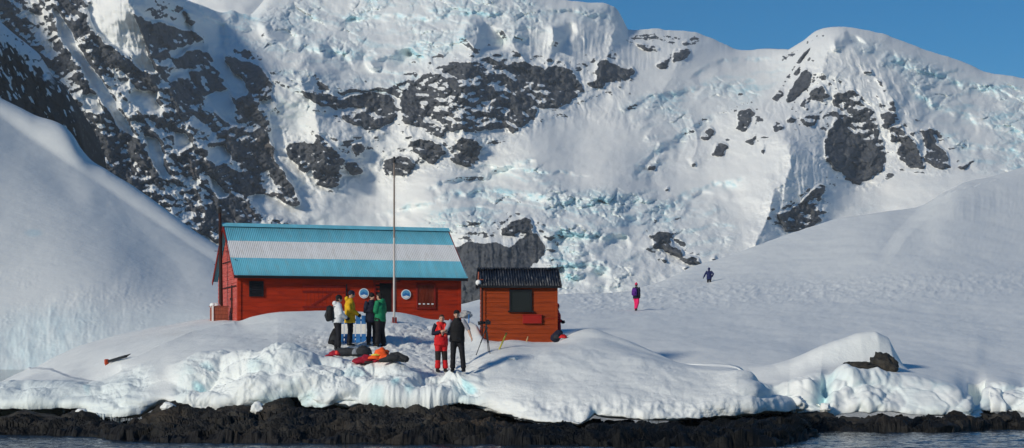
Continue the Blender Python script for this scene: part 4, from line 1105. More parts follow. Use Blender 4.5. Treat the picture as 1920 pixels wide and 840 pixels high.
# ================================================================== the long red hut with the flag-striped roof
def build_long_hut():
    th = math.radians(18.5)
    base = at(447, 607, 68)
    hut = empty('wooden_hut', (base.x, base.y, 0), th, 'long red wooden hut with a corrugated roof striped sky blue, white and sky blue', 'hut')
    L, Wd = 9.25, 5.2
    z0, ze = 2.7, 5.47          # wall foot (under the snow) and front eave
    zr = 7.50
    # walls
    bm = BM()
    prof = [(0, z0), (Wd, z0), (Wd, ze - .1), (Wd / 2, zr - .12), (0, ze - .1)]
    a = [bm.verts.new((0.03, y, z)) for y, z in prof]; b = [bm.verts.new((L - .03, y, z)) for y, z in prof]
    bm.faces.new(a); bm.faces.new(b[::-1])
    for i in range(len(prof)):
        if i in (2, 3): continue
        bm.faces.new((a[i], b[i], b[(i + 1) % 5], a[(i + 1) % 5]))
    for v in bm.verts:
        if abs(v.co.y) < .001: v.co.y = .03
    clad_wall(bm, 0, 5.78, z0, ze - .1, .02, .16)
    clad_wall(bm, 6.52, L, z0, ze - .1, .02, .16)
    clad_wall(bm, 5.78, 6.52, 5.12, ze - .1, .02, .16)
    obj('wall', bm, M_RED, hut)
    # left gable, sun-bleached boarding
    bm = BM()
    zz = z0
    while zz < zr - .25:
        zt = min(zz + .17, zr - .15)
        def half(z):
            return Wd / 2 if z < ze - .1 else Wd / 2 * (zr - .1 - z) / (zr - ze)
        h0, h1 = half(zz), half(zt)
        q = [(-.012, Wd / 2 - h0, zz), (-.012, Wd / 2 + h0, zz), (.004, Wd / 2 + h1, zt), (.004, Wd / 2 - h1, zt)]
        bm.faces.new([bm.verts.new(p) for p in q])
        bm.faces.new([bm.verts.new(p) for p in [(.02, Wd / 2 - h0, zz), (.02, Wd / 2 + h0, zz), (-.012, Wd / 2 + h0, zz), (-.012, Wd / 2 - h0, zz)]])
        zz += .17
    obj('gable_boarding', bm, M_REDPALE, hut)
    # corner boards
    for c_, s_ in (((.03, -.012, (z0 + ze) / 2), (.13, .03, ze - z0 - .1)), ((L - .05, -.012, (z0 + ze) / 2), (.13, .03, ze - z0 - .1)), ((-.024, .10, (z0 + ze) / 2), (.022, .15, ze - z0 - .1))):
        bm = BM(); box(bm, c_, s_, bevel=.004); obj('corner_board', bm, M_RED, hut)
    # roof
    roof = empty('roof', (0, 0, 0)); roof.parent = hut
    ov, ox = .34, .22
    slope = (zr - ze) / (Wd / 2)
    ea = (-ov, ze - slope * ov * .55 + .03); rb = (Wd / 2, zr + .05)
    o = corrugated('roof_sheet', L + 2 * ox, .076, .0085, ea, rb, [(.335, 0), (.672, 1), (1.0, 0)], [M_SKYBLUE, M_ROOFWHITE], roof)
    o.location = (-ox, 0, 0)
    o = corrugated('roof_sheet', L + 2 * ox, .076, .0085, (Wd + ov, ea[1] - .05), rb, [(1.0, 0)], [M_SKYBLUE], roof)
    o.location = (-ox, 0, 0)
    bm = BM()
    for s in (-1, 1):
        box(bm, (L / 2, Wd / 2 + s * .10, zr + .035), (L + 2 * ox + .05, .24, .018), (s * -.62, 0, 0))
    tube(bm, [(-ox - .02, Wd / 2, zr + .09), (L + ox + .02, Wd / 2, zr + .09)], .035, 8)
    obj('ridge_cap', bm, M_SKYBLUE, roof)
    bm = BM(); box(bm, (L / 2, ea[0] + .015, ea[1] - .075), (L + 2 * ox - .02, .03, .10), bevel=.004)
    box(bm, (L / 2, ea[0] + .16, ea[1] - .10), (L + 2 * ox - .04, .26, .015))
    obj('eave_board', bm, M_BLACK, roof)
    for xx in (-ox + .015, L + ox - .015):
        for ya, za in ((ea[0] + .04, ea[1] - .03), (Wd + ov, ea[1] - .10)):
            bm = BM()
            p, q = Vector((xx, ya, za - .05)), Vector((xx, Wd / 2, zr - .03))
            m_ = (p + q) / 2; ln = (q - p).length
            box(bm, m_, (.03, ln, .16), (math.atan2(q.z - p.z, q.y - p.y), 0, 0), bevel=.004)
            obj('barge_board', bm, M_REDDARK, roof)
    # front window with a dark louvred shutter
    def xw(px):      # x along the front from a picture column
        k = (px - CX) / F_PX
        c, s = math.cos(th), math.sin(th)
        return (k * base.y - base.x) / (c - k * s)
    def zw(py, x):
        return CAMZ + (HY - py) / F_PX * (base.y + x * math.sin(th))
    x0, x1 = xw(467), xw(494)
    zb, zt = zw(556, x0), zw(527, x0)
    w = empty('window'); w.parent = hut
    bm = BM()
    for xx in (x0 + .03, x1 - .03): box(bm, (xx, -.022, (zb + zt) / 2), (.06, .05, zt - zb), bevel=.004)
    for zz in (zb + .03, zt - .03): box(bm, ((x0 + x1) / 2, -.024, zz), (x1 - x0 - .12, .045, .06), bevel=.004)
    obj('frame', bm, M_BLACK, w)
    bm = BM()
    box(bm, ((x0 + x1) / 2, -.006, (zb + zt) / 2), (x1 - x0 - .1, .02, zt - zb - .1))
    for k in range(6):
        box(bm, ((x0 + x1) / 2, -.022, zb + .09 + k * (zt - zb - .18) / 5), (x1 - x0 - .13, .012, .05), (-.5, 0, 0))
    obj('louvre_shutter', bm, M_BLACK, w)
    # wide plank shutter with a Z brace
    x0, x1 = xw(568), xw(648); zb, zt = zw(580, x0), zw(531, x0)
    sh = empty('shutter'); sh.parent = hut
    sh['label'] = 'wide red plank shutter with a diagonal brace'
    bm = BM(); nb = 11; wv = (x1 - x0) / nb
    for k in range(nb): box(bm, (x0 + wv * (k + .5), -.012, (zb + zt) / 2), (wv - .008, .03, zt - zb), bevel=.004)
    obj('plank_panel', bm, M_RED, sh)
    bm = BM()
    for zz in (zb + .10, zt - .12, zt - .34): box(bm, ((x0 + x1) / 2, -.040, zz), (x1 - x0 + .06, .026, .085), bevel=.004)
    obj('batten', bm, M_REDDARK, sh)
    bm = BM(); p, q = Vector((x0 + .35, 0, zb + .15)), Vector((x0 + 1.15, 0, zt - .40)); m_ = (p + q) / 2
    box(bm, (m_.x, -.038, m_.z), ((q - p).length, .022, .085), (0, -math.atan2(q.z - p.z, q.x - p.x), 0), bevel=.004)
    obj('diagonal_brace', bm, M_REDDARK, sh)
    bm = BM(); box(bm, (x1 + .03, -.035, zt - .28), (.05, .04, .52), bevel=.006)
    obj('hinge_strap', bm, M_BLACK, sh)
    # open doorway: jambs, a near-black panel painting the unlit inside, hood board
    dx0, dx1 = xw(703), xw(735.5)
    d = empty('door'); d.parent = hut
    d['label'] = 'dark open doorway'
    bm = BM(); box(bm, ((dx0 + dx1) / 2, .020, 4.0), (dx1 - dx0 + .02, .014, 2.4)); obj('interior_shade_panel', bm, M_DARKIN, d)
    bm = BM()
    for xx in (dx0 - .02, dx1 + .02): box(bm, (xx, -.015, 4.05), (.08, .05, 2.2), bevel=.004)
    box(bm, ((dx0 + dx1) / 2, -.017, zw(530, dx0) + .02), (dx1 - dx0 + .12, .05, .07), bevel=.004)
    obj('frame', bm, M_REDDARK, d)
    bm = BM(); hx0, hx1 = xw(699), xw(750); box(bm, ((hx0 + hx1) / 2, -.05, (zw(518, hx0) + zw(530, hx0)) / 2 + .02), (hx1 - hx0, .06, .24), bevel=.01)
    obj('door_hood', bm, M_BROWNRED, hut)
    # boarded second window
    x0, x1 = xw(782), xw(815); zb, zt = zw(578, x0), zw(533, x0)
    sh = empty('shutter'); sh.parent = hut
    sh['label'] = 'brown-red boarded shutter with pale latches'
    bm = BM(); nb = 5; wv = (x1 - x0) / nb
    for k in range(nb): box(bm, (x0 + wv * (k + .5), -.010, (zb + zt) / 2), (wv - .006, .03, zt - zb), bevel=.003)
    obj('plank_panel', bm, M_BROWNRED, sh)
    bm = BM()
    for xx in (x0, x1): box(bm, (xx, -.02, (zb + zt) / 2), (.06, .05, zt - zb + .08), bevel=.004)
    for zz in (zb, zt): box(bm, ((x0 + x1) / 2, -.022, zz), (x1 - x0 - .06, .05, .06), bevel=.004)
    obj('frame', bm, M_REDDARK, sh)
    for k in range(4):
        bm = BM(); box(bm, (x0 + .10 + k * (x1 - x0 - .2) / 3, -.032, zb + .18), (.09, .02, .05), bevel=.006); obj('latch', bm, M_WHITE, sh)
    # gable fittings: drain pipe, bracket, cross rods
    bm = BM(); tube(bm, [(-.05, 1.35, 5.0), (-.05, 1.35, 3.9)], .03, 8)
    tube(bm, [(-.05, .3, 4.95), (-.05, 4.4, 4.95)], .018, 6); tube(bm, [(-.05, .4, 6.0), (-.05, 3.9, 6.0)], .018, 6)
    box(bm, (-.05, 1.5, 4.45), (.06, .22, .10)); tube(bm, [(-.05, 4.9, 6.05), (-.05, 6.0, 6.05)], .015, 6)
    obj('pipework', bm, M_TRIM, hut)
    # round emblems
    for i, (px, py) in enumerate(((682, 550), (761, 552))):
        x = xw(px); z = zw(py, x)
        c = base + Vector((x * math.cos(th), x * math.sin(th), 0)); c.z = z
        nrm = Vector((math.sin(th), -math.cos(th), 0))
        e = empty('emblem_sign', c + nrm * .03, th, 'round white and blue emblem disc on the red wall ' + ('left of the doorway' if i == 0 else 'between flagpole and boarded shutter'), 'sign', 'round emblems on the long hut')
        r = .205
        bm = BM(); tube(bm, [(0, .02, 0), (0, -.012, 0)], r, 40); obj('disc', bm, M_WHITE, e)
        bm = BM(); tube(bm, [(0, -.012, 0), (0, -.018, 0)], r * .84, 40); obj('blue_field', bm, M_LIGHTBLUE, e)
        bm = BM()
        k = r * .84
        pts = [(-.88, -.30), (-.62, .18), (-.48, .06), (-.22, .52), (-.02, .22), (.14, .36), (.30, .10), (.52, .30), (.90, -.28), (.72, -.42), (.30, -.30), (.05, -.16), (-.3, -.32), (-.7, -.42)]
        prism(bm, [(a_ * k, b_ * k) for a_, b_ in pts], -.024, -.019); obj('peaks', bm, M_BLUE, e)
        bm = BM(); pts = [(-.80, -.46), (-.3, -.40), (.05, -.24), (.3, -.38), (.78, -.46), (.60, -.70), (.30, -.88), (0, -.95), (-.3, -.88), (-.6, -.70)]
        prism(bm, [(a_ * k, b_ * k) for a_, b_ in pts], -.025, -.019); obj('snow_foot', bm, M_WHITE, e)
    return hut


build_long_hut()


# ================================================================== the small hut
def build_small_hut():
    th = math.radians(3.0)
    Y = 57.0
    base = at(904.5, 646, Y)
    hut = empty('small_hut', (base.x, base.y, 0), th, 'small orange-red boarded hut with a black corrugated roof and a single window', 'hut')
    L, Wd = 2.50, 2.45
    z0, ze, zr = 1.9, 4.56, 5.09
    bm = BM()
    prof = [(0.02, z0), (Wd, z0), (Wd, ze), (Wd / 2, zr - .03), (0.02, ze)]
    a = [bm.verts.new((.02, y, z)) for y, z in prof]; b = [bm.verts.new((L - .02, y, z)) for y, z in prof]
    bm.faces.new(a); bm.faces.new(b[::-1])
    for i in (0, 1, 4): bm.faces.new((a[i], b[i], b[(i + 1) % 5], a[(i + 1) % 5]))
    clad_wall(bm, .0, L, z0, ze, .015, .145, .018)
    clad_wall(bm, .0, Wd, z0, ze, .015, .145, .018, 'y')
    obj('wall', bm, M_ORANGE, hut)
    bm = BM(); box(bm, (-.012, .02, (z0 + ze) / 2), (.05, .10, ze - z0), bevel=.004); obj('corner_board', bm, M_TRIM, hut)
    bm = BM(); box(bm, (L - .02, -.012, (z0 + ze) / 2), (.08, .03, ze - z0), bevel=.004); obj('corner_board', bm, M_ORANGE, hut)
    bm = BM(); box(bm, (.06, -.012, (z0 + ze) / 2), (.08, .03, ze - z0), bevel=.004); obj('corner_board', bm, M_ORANGE, hut)
    roof = empty('roof'); roof.parent = hut
    ea = (-.16, ze - .03); rb = (Wd / 2, zr + .05)
    o = corrugated('roof_sheet', L + .26, .085, .018, ea, rb, [(1, 0)], [M_TARROOF], roof); o.location = (-.13, 0, 0)
    o = corrugated('roof_sheet', L + .26, .085, .018, (Wd + .16, ze - .03), rb, [(1, 0)], [M_TARROOF], roof); o.location = (-.13, 0, 0)
    bm = BM(); tube(bm, [(-.12, Wd / 2, zr + .07), (L + .12, Wd / 2, zr + .07)], .035, 8)
    for xx in (.05, .35, L - .2): box(bm, (xx, Wd / 2 - .10, zr + .06), (.12, .16, .02), (.35, 0, 0))
    obj('ridge_cap', bm, M_TARROOF, roof)
    bm = BM(); box(bm, (L / 2, -.155, ze - .075), (L + .26, .025, .075), bevel=.004); obj('eave_board', bm, M_BLACK, roof)
    for xx in (-.135, L + .135):
        for s in (-1, 1):
            bm = BM(); p, q = Vector((xx, Wd / 2 + s * (Wd / 2 + .17), ze - .06)), Vector((xx, Wd / 2, zr + .02)); m_ = (p + q) / 2
            box(bm, m_, (.025, (q - p).length, .10), (math.atan2(q.z - p.z, q.y - p.y), 0, 0), bevel=.003)
            obj('barge_board', bm, M_BLACK, roof)

    def xw(px): return ((px - CX) / F_PX * Y - base.x) / math.cos(th)
    def zw(py): return CAMZ + (HY - py) / F_PX * Y
    x0, x1, zb, zt = xw(955), xw(997.5), zw(585), zw(543)
    w = empty('window'); w.parent = hut
    bm = BM()
    for xx in (x0 + .03, x1 - .03): box(bm, (xx, -.022, (zb + zt) / 2), (.06, .06, zt - zb), bevel=.004)
    for zz in (zt - .03,): box(bm, ((x0 + x1) / 2, -.024, zz), (x1 - x0, .058, .06), bevel=.004)
    box(bm, ((x0 + x1) / 2, -.05, zb + .02), (x1 - x0 + .10, .09, .05), bevel=.004)
    obj('frame', bm, M_BLACK, w)
    m, nt_, b_ = new_mat('window_glass')
    b_.inputs['Base Color'].default_value = (.012, .014, .017, 1); b_.inputs['Roughness'].default_value = .1; b_.inputs['Specular IOR Level'].default_value = .25
    bm = BM(); box(bm, ((x0 + x1) / 2, -.008, (zb + zt) / 2), (x1 - x0 - .1, .012, zt - zb - .08)); obj('pane', bm, m, w)
    x0, x1, zb, zt = xw(980), xw(1015.5), zw(606.5), zw(589.5)
    bm = BM(); box(bm, ((x0 + x1) / 2, -.045, (zb + zt) / 2), (x1 - x0, .09, zt - zb), bevel=.012); box(bm, ((x0 + x1) / 2, -.05, zt - .015), (x1 - x0 + .03, .12, .02), bevel=.004)
    tube(bm, [(x1, -.03, zw(597)), (L - .08, -.03, zw(597))], .008, 6)
    obj('meter_box', bm, M_PANELRED, hut)
    bm = BM(); tube(bm, [(L + .10, Wd / 2 - .1, zr - .05), (L + .10, Wd / 2 - .1, zr + .22)], .012, 6); obj('aerial', bm, M_DARKSTEEL, hut)
    # white globe lamp on a bracket at the left eave
    lx, lz = xw(897), zw(530)
    lamp = empty('globe_lamp', base + Vector((lx, -.05, lz - base.z)), 0, 'white globe lamp on a rusty bracket at the small hut eave', 'lamp')
    bm = BM(); ball(bm, (0, 0, 0), .095, 3); obj('globe', bm, M_WHITE, lamp)
    bm = BM(); tube(bm, [(0, .02, .07), (.01, .03, .36)], .025, 8); tube(bm, [(0, .02, .10), (.16, .06, .10)], .02, 8); tube(bm, [(.06, .05, -.10), (.16, .06, -.10)], .03, 8); obj('bracket', bm, M_WOODRED, lamp)


build_small_hut()


# ================================================================== poles
def build_poles():
    g = ground_at(739, 605); Y = g.y
    top = at(739, 294, Y).z
    fp = empty('flagpole', (g.x, g.y, g.z - .1), 0, 'tall bare white and brown flagpole on a red foot before the doorway', 'flagpole')
    h = top - g.z + .1
    bm = BM(); tube(bm, [(0, 0, .05), (0, 0, h * .52)], [.042, .036], 12); obj('lower_pole', bm, M_POLE, fp)
    bm = BM(); tube(bm, [(0, 0, h * .52), (0, 0, h * .97)], [.034, .026], 12); obj('upper_pole', bm, M_POLEBROWN, fp)
    bm = BM(); tube(bm, [(0, 0, h * .965), (0, 0, h * .985)], .06, 12); ball(bm, (0, 0, h * .995), .045, 2); tube(bm, [(.03, 0, h * .96), (.09, 0, h * .965)], .012, 6); obj('truck', bm, M_DARKSTEEL, fp)
    bm = BM(); tube(bm, [(.075, -.02, .9), (.06, -.02, h * .96)], .004, 5); obj('halyard', bm, M_WOODGREY, fp)
    bm = BM(); box(bm, (-.04, 0, .12), (.05, .14, .36), bevel=.006); box(bm, (.07, 0, .14), (.05, .14, .30), bevel=.006); box(bm, (0, 0, .06), (.24, .16, .10), bevel=.01); obj('foot', bm, M_REDDARK, fp)
    # dark mast at the left gable
    Y = 70.3
    b = at(415, 606, Y); t = at(412.5, 394, Y)
    ms = empty('mast', (b.x, b.y, b.z - .3), 0, 'dark wooden mast standing at the left gable of the long hut', 'mast')
    d = t - b + Vector((0, 0, .3))
    bm = BM(); tube(bm, [(0, 0, 0), d * .5, d], [.085, .075, .058], 10); obj('pole', bm, M_TRIM, ms)
    bm = BM(); box(bm, d * .995, (.14, .14, .22), bevel=.02); tube(bm, [d * .97 + Vector((-.02, 0, 0)), d * 1.03], .035, 8); obj('cap', bm, M_BLACK, ms)
    bm = BM(); tube(bm, [d * .66 + Vector((-.25, 0, 0)), d * .66 + Vector((.25, .1, 0))], .012, 6); obj('crossbar', bm, M_TRIM, ms)
    # red-brown coal box with snow on its lid
    Y = 69.4
    b = at(411, 606, Y)
    bx = empty('storage_box', (b.x, b.y, b.z - .15), math.radians(18.5), 'weathered red-brown plank box with snow on top beside the mast', 'box')
    bm = BM()
    for k in range(5): box(bm, (0, -.29, .10 + k * .155), (.66, .03, .145), bevel=.004)
    for k in range(5): box(bm, (-.32, 0, .10 + k * .155), (.03, .55, .145), bevel=.004)
    for k in range(5): box(bm, (.32, 0, .10 + k * .155), (.03, .55, .145), bevel=.004)
    box(bm, (0, .28, .40), (.66, .03, .78)); box(bm, (0, 0, .42), (.60, .52, .02))
    obj('planks', bm, M_WOODRED, bx)
    bm = BM(); box(bm, (-.31, -.31, .42), (.07, .05, .86), bevel=.006); obj('post', bm, M_WHITE, bx)
    bm = BM(); box(bm, (0, 0, .83), (.74, .64, .03), bevel=.004); obj('lid', bm, M_WOODRED, bx)
    bm = BM(); ball(bm, (-.16, 0, .86), (.22, .26, .12), 3); ball(bm, (-.28, -.1, .88), (.12, .16, .10), 3); obj('snow_cap', bm, M_SNOWCAP, bx)


build_poles()
# ================================================================== boulders, icicles, ice chunks
def boulder_mesh(bm, r, seed, rough=.28, sub=4, cuts=7):
    rng = random.Random(seed)
    g = bmesh.ops.create_icosphere(bm, subdivisions=sub, radius=1)
    planes = []
    for _ in range(cuts):
        v = Vector((rng.uniform(-1, 1), rng.uniform(-1, 1), rng.uniform(-.7, 1))).normalized()
        planes.append((v, rng.uniform(.62, .9)))
    from mathutils import noise as mn
    off = Vector((rng.uniform(0, 50), rng.uniform(0, 50), rng.uniform(0, 50)))
    for v in g['verts']:
        p = v.co.copy()
        for n_, d in planes:
            k = p.dot(n_) - d
            if k > 0: p -= n_ * k * .9
        p *= 1 + rough * mn.fractal(p * 1.6 + off, .9, 2.0, 4) + .12 * mn.noise(p * 6 + off)
        v.co = Vector((p.x * r[0], p.y * r[1], p.z * r[2]))
    return bm


def cap_mesh(bm, r, seed):
    rng = random.Random(seed); from mathutils import noise as mn
    g = bmesh.ops.create_icosphere(bm, subdivisions=4, radius=1)
    for v in g['verts']:
        p = v.co.copy()
        if p.z < 0: p.z *= .35
        p *= 1 + .14 * mn.fractal(p * 1.5 + Vector((seed, 0, 0)), 1, 2, 3)
        v.co = Vector((p.x * r[0], p.y * r[1], p.z * r[2]))
    return bm


M_PALEROCK = rock_material('frosted_rock', (.20, .21, .23), (.32, .33, .35), (.5, .5, .5), (.3, .28, .26))


def build_boulders():
    # (px, py centre, Y, (rx, ry, rz) m, rot, seed, label, snow cap (dx,dy,dz,rx,ry,rz) or None)
    B = [
        (1657, 685, 55.5, (.50, .5, .46), .2, 3, 'dark jagged boulder uncovered at the right end of the snow hump', None),
        (1612, 687, 55.0, (.62, .4, .15), .05, 41, 'flat dark rock slab left of the jagged boulder under the snow hump', None),
        (146, 785, 50.6, (.44, .36, .24), .3, 5, 'rounded grey boulder with a white snow patch on top at the left shore', (.10, -.05, .22, .17, .18, .09)),
        (122, 804, 49.6, (.80, .35, .17), -.1, 8, 'long smooth dark boulder lying at the waterline on the left', None),
        (52, 786, 51.0, (1.0, .6, .28), .2, 9, 'broad low brown boulder at the left edge of the shore', None),
        (100, 794, 50.5, (.28, .3, .17), .2, 14, 'small tilted grey boulder between the bigger ones on the left shore', None),
        (1871, 789, 51.9, (.36, .35, .24), .1, 11, 'rounded tan boulder under the snow lip at the right shore', None),
        (1908, 795, 51.8, (.34, .3, .17), .4, 12, 'low dark boulder at the far right of the waterline', None),
        (1535, 790, 51.2, (.55, .4, .30), .0, 21, 'brown boulder below the blue ice cleft', None),
        (1600, 796, 51.2, (.85, .4, .22), .1, 22, 'long low dark boulder right of the blue ice cleft', None),
        (1472, 812, 47.3, (.65, 1.2, .40), .5, 25, 'black wet boulder ending the rock ledge at the water', None),
        (872, 590, 70.5, (.30, .3, .16), .1, 31, 'grey frosted boulder lying low between the two huts', None),
    ]
    for px, py, Y, r, rz, seed, label, cap in B:
        p = at(px, py, Y)
        bm = BM(); boulder_mesh(bm, r, seed)
        e = empty('boulder', p, rz, label, 'boulder', 'boulders along the shore' if py > 700 else None)
        obj('rock', bm, M_PALEROCK if 'grey frosted' in label else M_BOULDER, e, True)
        if cap:
            bm = BM(); cap_mesh(bm, cap[3:], seed); o = obj('snow_cap', bm, M_SNOWCAP, e, True); o.location = cap[:3]


build_boulders()


def build_icicles():
    lipf = lambda a: np.interp(a, [q[0] for q in LIP], [q[1] for q in LIP]); lipY = lambda a: np.interp(a, [q[0] for q in LIP], [q[2] for q in LIP])
    m, nt_, b = new_mat('icicle_ice')
    b.inputs['Base Color'].default_value = (.72, .80, .83, 1); b.inputs['Roughness'].default_value = .12
    b.inputs['Transmission Weight'].default_value = .35; b.inputs['IOR'].default_value = 1.31
    rng = random.Random(4)
    spots = [rng.uniform(186, 232) for _ in range(26)] + [rng.uniform(232, 275) for _ in range(16)] + [rng.uniform(48, 74) for _ in range(8)] + [rng.uniform(110, 130) for _ in range(4)] + \
            [634, 637, 662, 756, 778, 788, 460, 1003, 1020, 1216, 1222, 1234, 1452, 1460, 1465, 1444, 1380, 1390]
    pos = BANK_P.reshape(-1, 3)
    PXs = pos[:, 0] / pos[:, 1] * F_PX + CX
    tr = BANK_P[8:16]
    for px in spots:
        # lowest point of the lip near this column
        col = int(round((px + 160) / 1.35)); seg = BANK_P[6:24, max(0, min(col, BANK_P.shape[1] - 1))]
        q = seg[np.argmin(seg[:, 2])]
        L_ = rng.uniform(.12, .42) if px < 300 else rng.uniform(.08, .22)
        bm = BM(); r = rng.uniform(.010, .022)
        pts = [(0, 0, .08)] + [(rng.uniform(-.003, .003), 0, -L_ * t) for t in (.25, .5, .75, 1)]
        tube(bm, pts, [r * 1.5, r, r * .7, r * .45, .002], 7)
        o = obj('icicle', bm, m, BANK, True)
        o.location = (q[0], q[1] - .02, q[2] + .03)


build_icicles()


def build_chunks():
    for px, py, r, seed, lab in ((315, 762, (.22, .2, .13), 3, 'white square snow block on the dark rock below the left ice edge'), (484, 768, (.24, .22, .22), 7, 'rounded white snow block hanging at the notch of the ice edge'), (1496, 757, (.30, .3, .26), 9, 'white cubic ice block beside the blue ice cleft'),
                                 (1548, 765, (.26, .2, .17), 11, 'jagged white ice block at the foot of the blue ice cleft'), (962, 668, (.16, .2, .07), 13, 'small white snow lump on the bank before the small hut')):
        if py > 750:
            hit = SHORE_BVH.ray_cast(Vector((0, 0, CAMZ)), (at(px, py + 4, 1) - Vector((0, 0, CAMZ))).normalized())
            hb = BANK_BVH.ray_cast(Vector((0, 0, CAMZ)), (at(px, py + 4, 1) - Vector((0, 0, CAMZ))).normalized())
            Y = 50.2 if px < 1000 else 51.6
            ys = [h[0].y for h in (hit, hb) if h[0] is not None]
            if ys: Y = min(ys) - .05
            p = at(px, py, Y)
        else:
            p = ground_at(px, py + 4)
            p.z -= r[2] * .1
        bm = BM(); boulder_mesh(bm, r, seed, .16, 4, 9)
        o = obj('snow_block', bm, M_SNOWCAP, None, True); o.location = p; o.rotation_euler = (0, 0, seed)
        tag(o, lab, 'snow block')


build_chunks()


# ================================================================== small things on the snow
def build_picket():
    Y = 57.6
    a = ground_at(622, 645, BANK_BVH); b = ground_at(706, 645, BANK_BVH)
    a.y += .45; b.y += .45
    d = b - a; rz = math.atan2(d.y, d.x); Lx = d.length
    g = empty('picket_fence', (a.x, a.y, min(a.z, b.z)), rz, 'low picket fence panel painted blue, white and blue behind the four standing people', 'fence')
    n = 8; w = Lx / n
    hgt = 1.0
    for k in range(n):
        bm = BM(); x = w * (k + .5); ww = w * .80
        box(bm, (x, 0, .17), (ww, .03, .34), mi=0); box(bm, (x, 0, .34 + .165), (ww, .03, .33), mi=1); box(bm, (x, 0, .67 + .12), (ww, .03, .24), mi=2)
        prism(bm, [(x - ww / 2, .91), (x + ww / 2, .91), (x + ww / 2, .945), (x + ww / 2 - .02, .955), (x - ww / 2 + .02, .955), (x - ww / 2, .945)], -.015, .015, 2)
        bmesh.ops.remove_doubles(bm, verts=bm.verts, dist=.0005)
        obj('picket', bm, [M_BLUE, M_WHITE, M_BLUE], g)
    for z in (.22, .80):
        bm = BM(); box(bm, (Lx / 2, .03, z), (Lx, .028, .07), bevel=.004); obj('rail', bm, M_BLUE, g)


build_picket()


def build_tripod():
    p = ground_at(913, 664, BANK_BVH)
    base = Vector((p.x, p.y, p.z))
    t = empty('tripod', base, 0, 'camera tripod standing at the corner of the small hut', 'tripod')
    top = Vector((-.02, .1, .82))
    for tip, m in (((-.33, -.05, -.02), M_DARKSTEEL), ((.10, -.10, .0), M_DARKSTEEL), ((.04, .40, .02), M_DARKSTEEL)):
        bm = BM(); a, b = top, Vector(tip); tube(bm, [a, a.lerp(b, .55)], .018, 8); tube(bm, [a.lerp(b, .5), b], .012, 8); ball(bm, a.lerp(b, .55), .024, 2); ball(bm, b, .02, 1); obj('leg', bm, m, t, True)
    bm = BM(); tube(bm, [top + Vector((0, 0, -.12)), top + Vector((0, 0, .10))], .022, 8); box(bm, top, (.09, .09, .05), bevel=.01); tube(bm, [top + Vector((0, 0, .06)), top + Vector((-.2, -.1, .0))], .008, 6); obj('head', bm, M_DARKSTEEL, t)
    c = empty('camera_body', base + top + Vector((0, 0, .16)), 0, 'black camera with a long lens mounted on the tripod', 'camera')
    bm = BM(); box(bm, (.05, 0, 0), (.17, .09, .11), bevel=.015); box(bm, (.05, 0, .07), (.07, .07, .05), bevel=.012); obj('body', bm, M_BLACK, c)
    bm = BM(); tube(bm, [(-.03, 0, 0), (-.10, 0, 0), (-.11, 0, 0), (-.26, .0, -.02)], [.04, .045, .055, .06], 14); obj('lens', bm, M_BLACK, c, True)


build_tripod()


def stick(name, label, px0, py0, px1, py1, r, mat, cat, Yoff=0):
    p = ground_at(px0, py0, BANK_BVH); q = at(px1, py1, p.y + .15)
    bm = BM(); d = q - p
    tube(bm, [-d * .12, d * .5, d], [r, r, r * .9], 8)
    o = obj(name, bm, mat, None, True); o.location = p
    return tag(o, label, cat)


M_YELLOW = paint('faded_yellow_paint', (.55, .47, .07), .2, 5, .5)
M_STRAW = paint('pale_wood', (.52, .36, .18), .2, 6, .6)
stick('marker_pole', 'leaning yellow marker pole stuck in the snow before the small hut', 936, 655, 950, 624, .026, M_YELLOW, 'pole')
stick('wooden_stake', 'short pale wooden stake at the foot of the small hut', 987, 641, 990, 631, .022, M_STRAW, 'stake')
stick('blue_stake', 'thin blue stake in the stained snow between the two huts', 879, 606, 879.5, 589, .022, M_BLUE, 'stake')


def build_ski():
    a = ground_at(199, 684, BANK_BVH); b = ground_at(244, 672, BANK_BVH)
    a = a + Vector((0, 0, .05)); b = b + Vector((0, 0, .07))
    d = b - a
    e = empty('half_buried_oar', a, math.atan2(d.y, d.x), 'dark oar with an orange-red end lying half buried in the left snow', 'oar')
    L_ = d.length; tilt = -math.asin(d.z / L_)
    R = Euler((0, tilt, 0)).to_matrix()
    bm = BM(); box(bm, R @ Vector((L_ * .48, 0, .04)), (L_ * .72, .09, .08), (0, tilt, 0), bevel=.015)
    tube(bm, [R @ Vector((L_ * .8, 0, .04)), R @ Vector((L_ * 1.02, 0, .07))], [(.045, .04), (.01, .01)], 8); obj('shaft', bm, M_BLACK, e)
    bm = BM(); box(bm, R @ Vector((.05, 0, .05)), (.12, .13, .17), (0, tilt, 0), bevel=.03); box(bm, R @ Vector((.04, -.02, -.06)), (.05, .06, .12), bevel=.015); obj('orange_end', bm, paint('orange_plastic', (.42, .06, .02), .15, 6, .45), e)


build_ski()


def lump(bm, c, r, rz=0, seed=1, rough=.22, mi=0, sub=3):
    """crumpled cloth heap"""
    from mathutils import noise as mn
    g = bmesh.ops.create_icosphere(bm, subdivisions=sub, radius=1)
    R = Matrix.Rotation(rz, 3, 'Z')
    for v in g['verts']:
        p = v.co.copy()
        if p.z < -.25: p.z = -.25
        q = p * (1 + rough * mn.fractal(p * 2.2 + Vector((seed * 7.3, 0, 0)), .8, 2, 4) + .10 * (1 - 2 * abs(mn.noise(p * 3.7 + Vector((0, seed * 3.1, 0))))))
        v.co = R @ Vector((q.x * r[0], q.y * r[1], q.z * r[2])) + Vector(c)
    for f in {f for v in g['verts'] for f in v.link_faces}: f.material_index = mi; f.smooth = True


def cloth(name, col, var=.25, rough=.75):
    return paint(name, col, var, 9, rough, bumpd=.006)


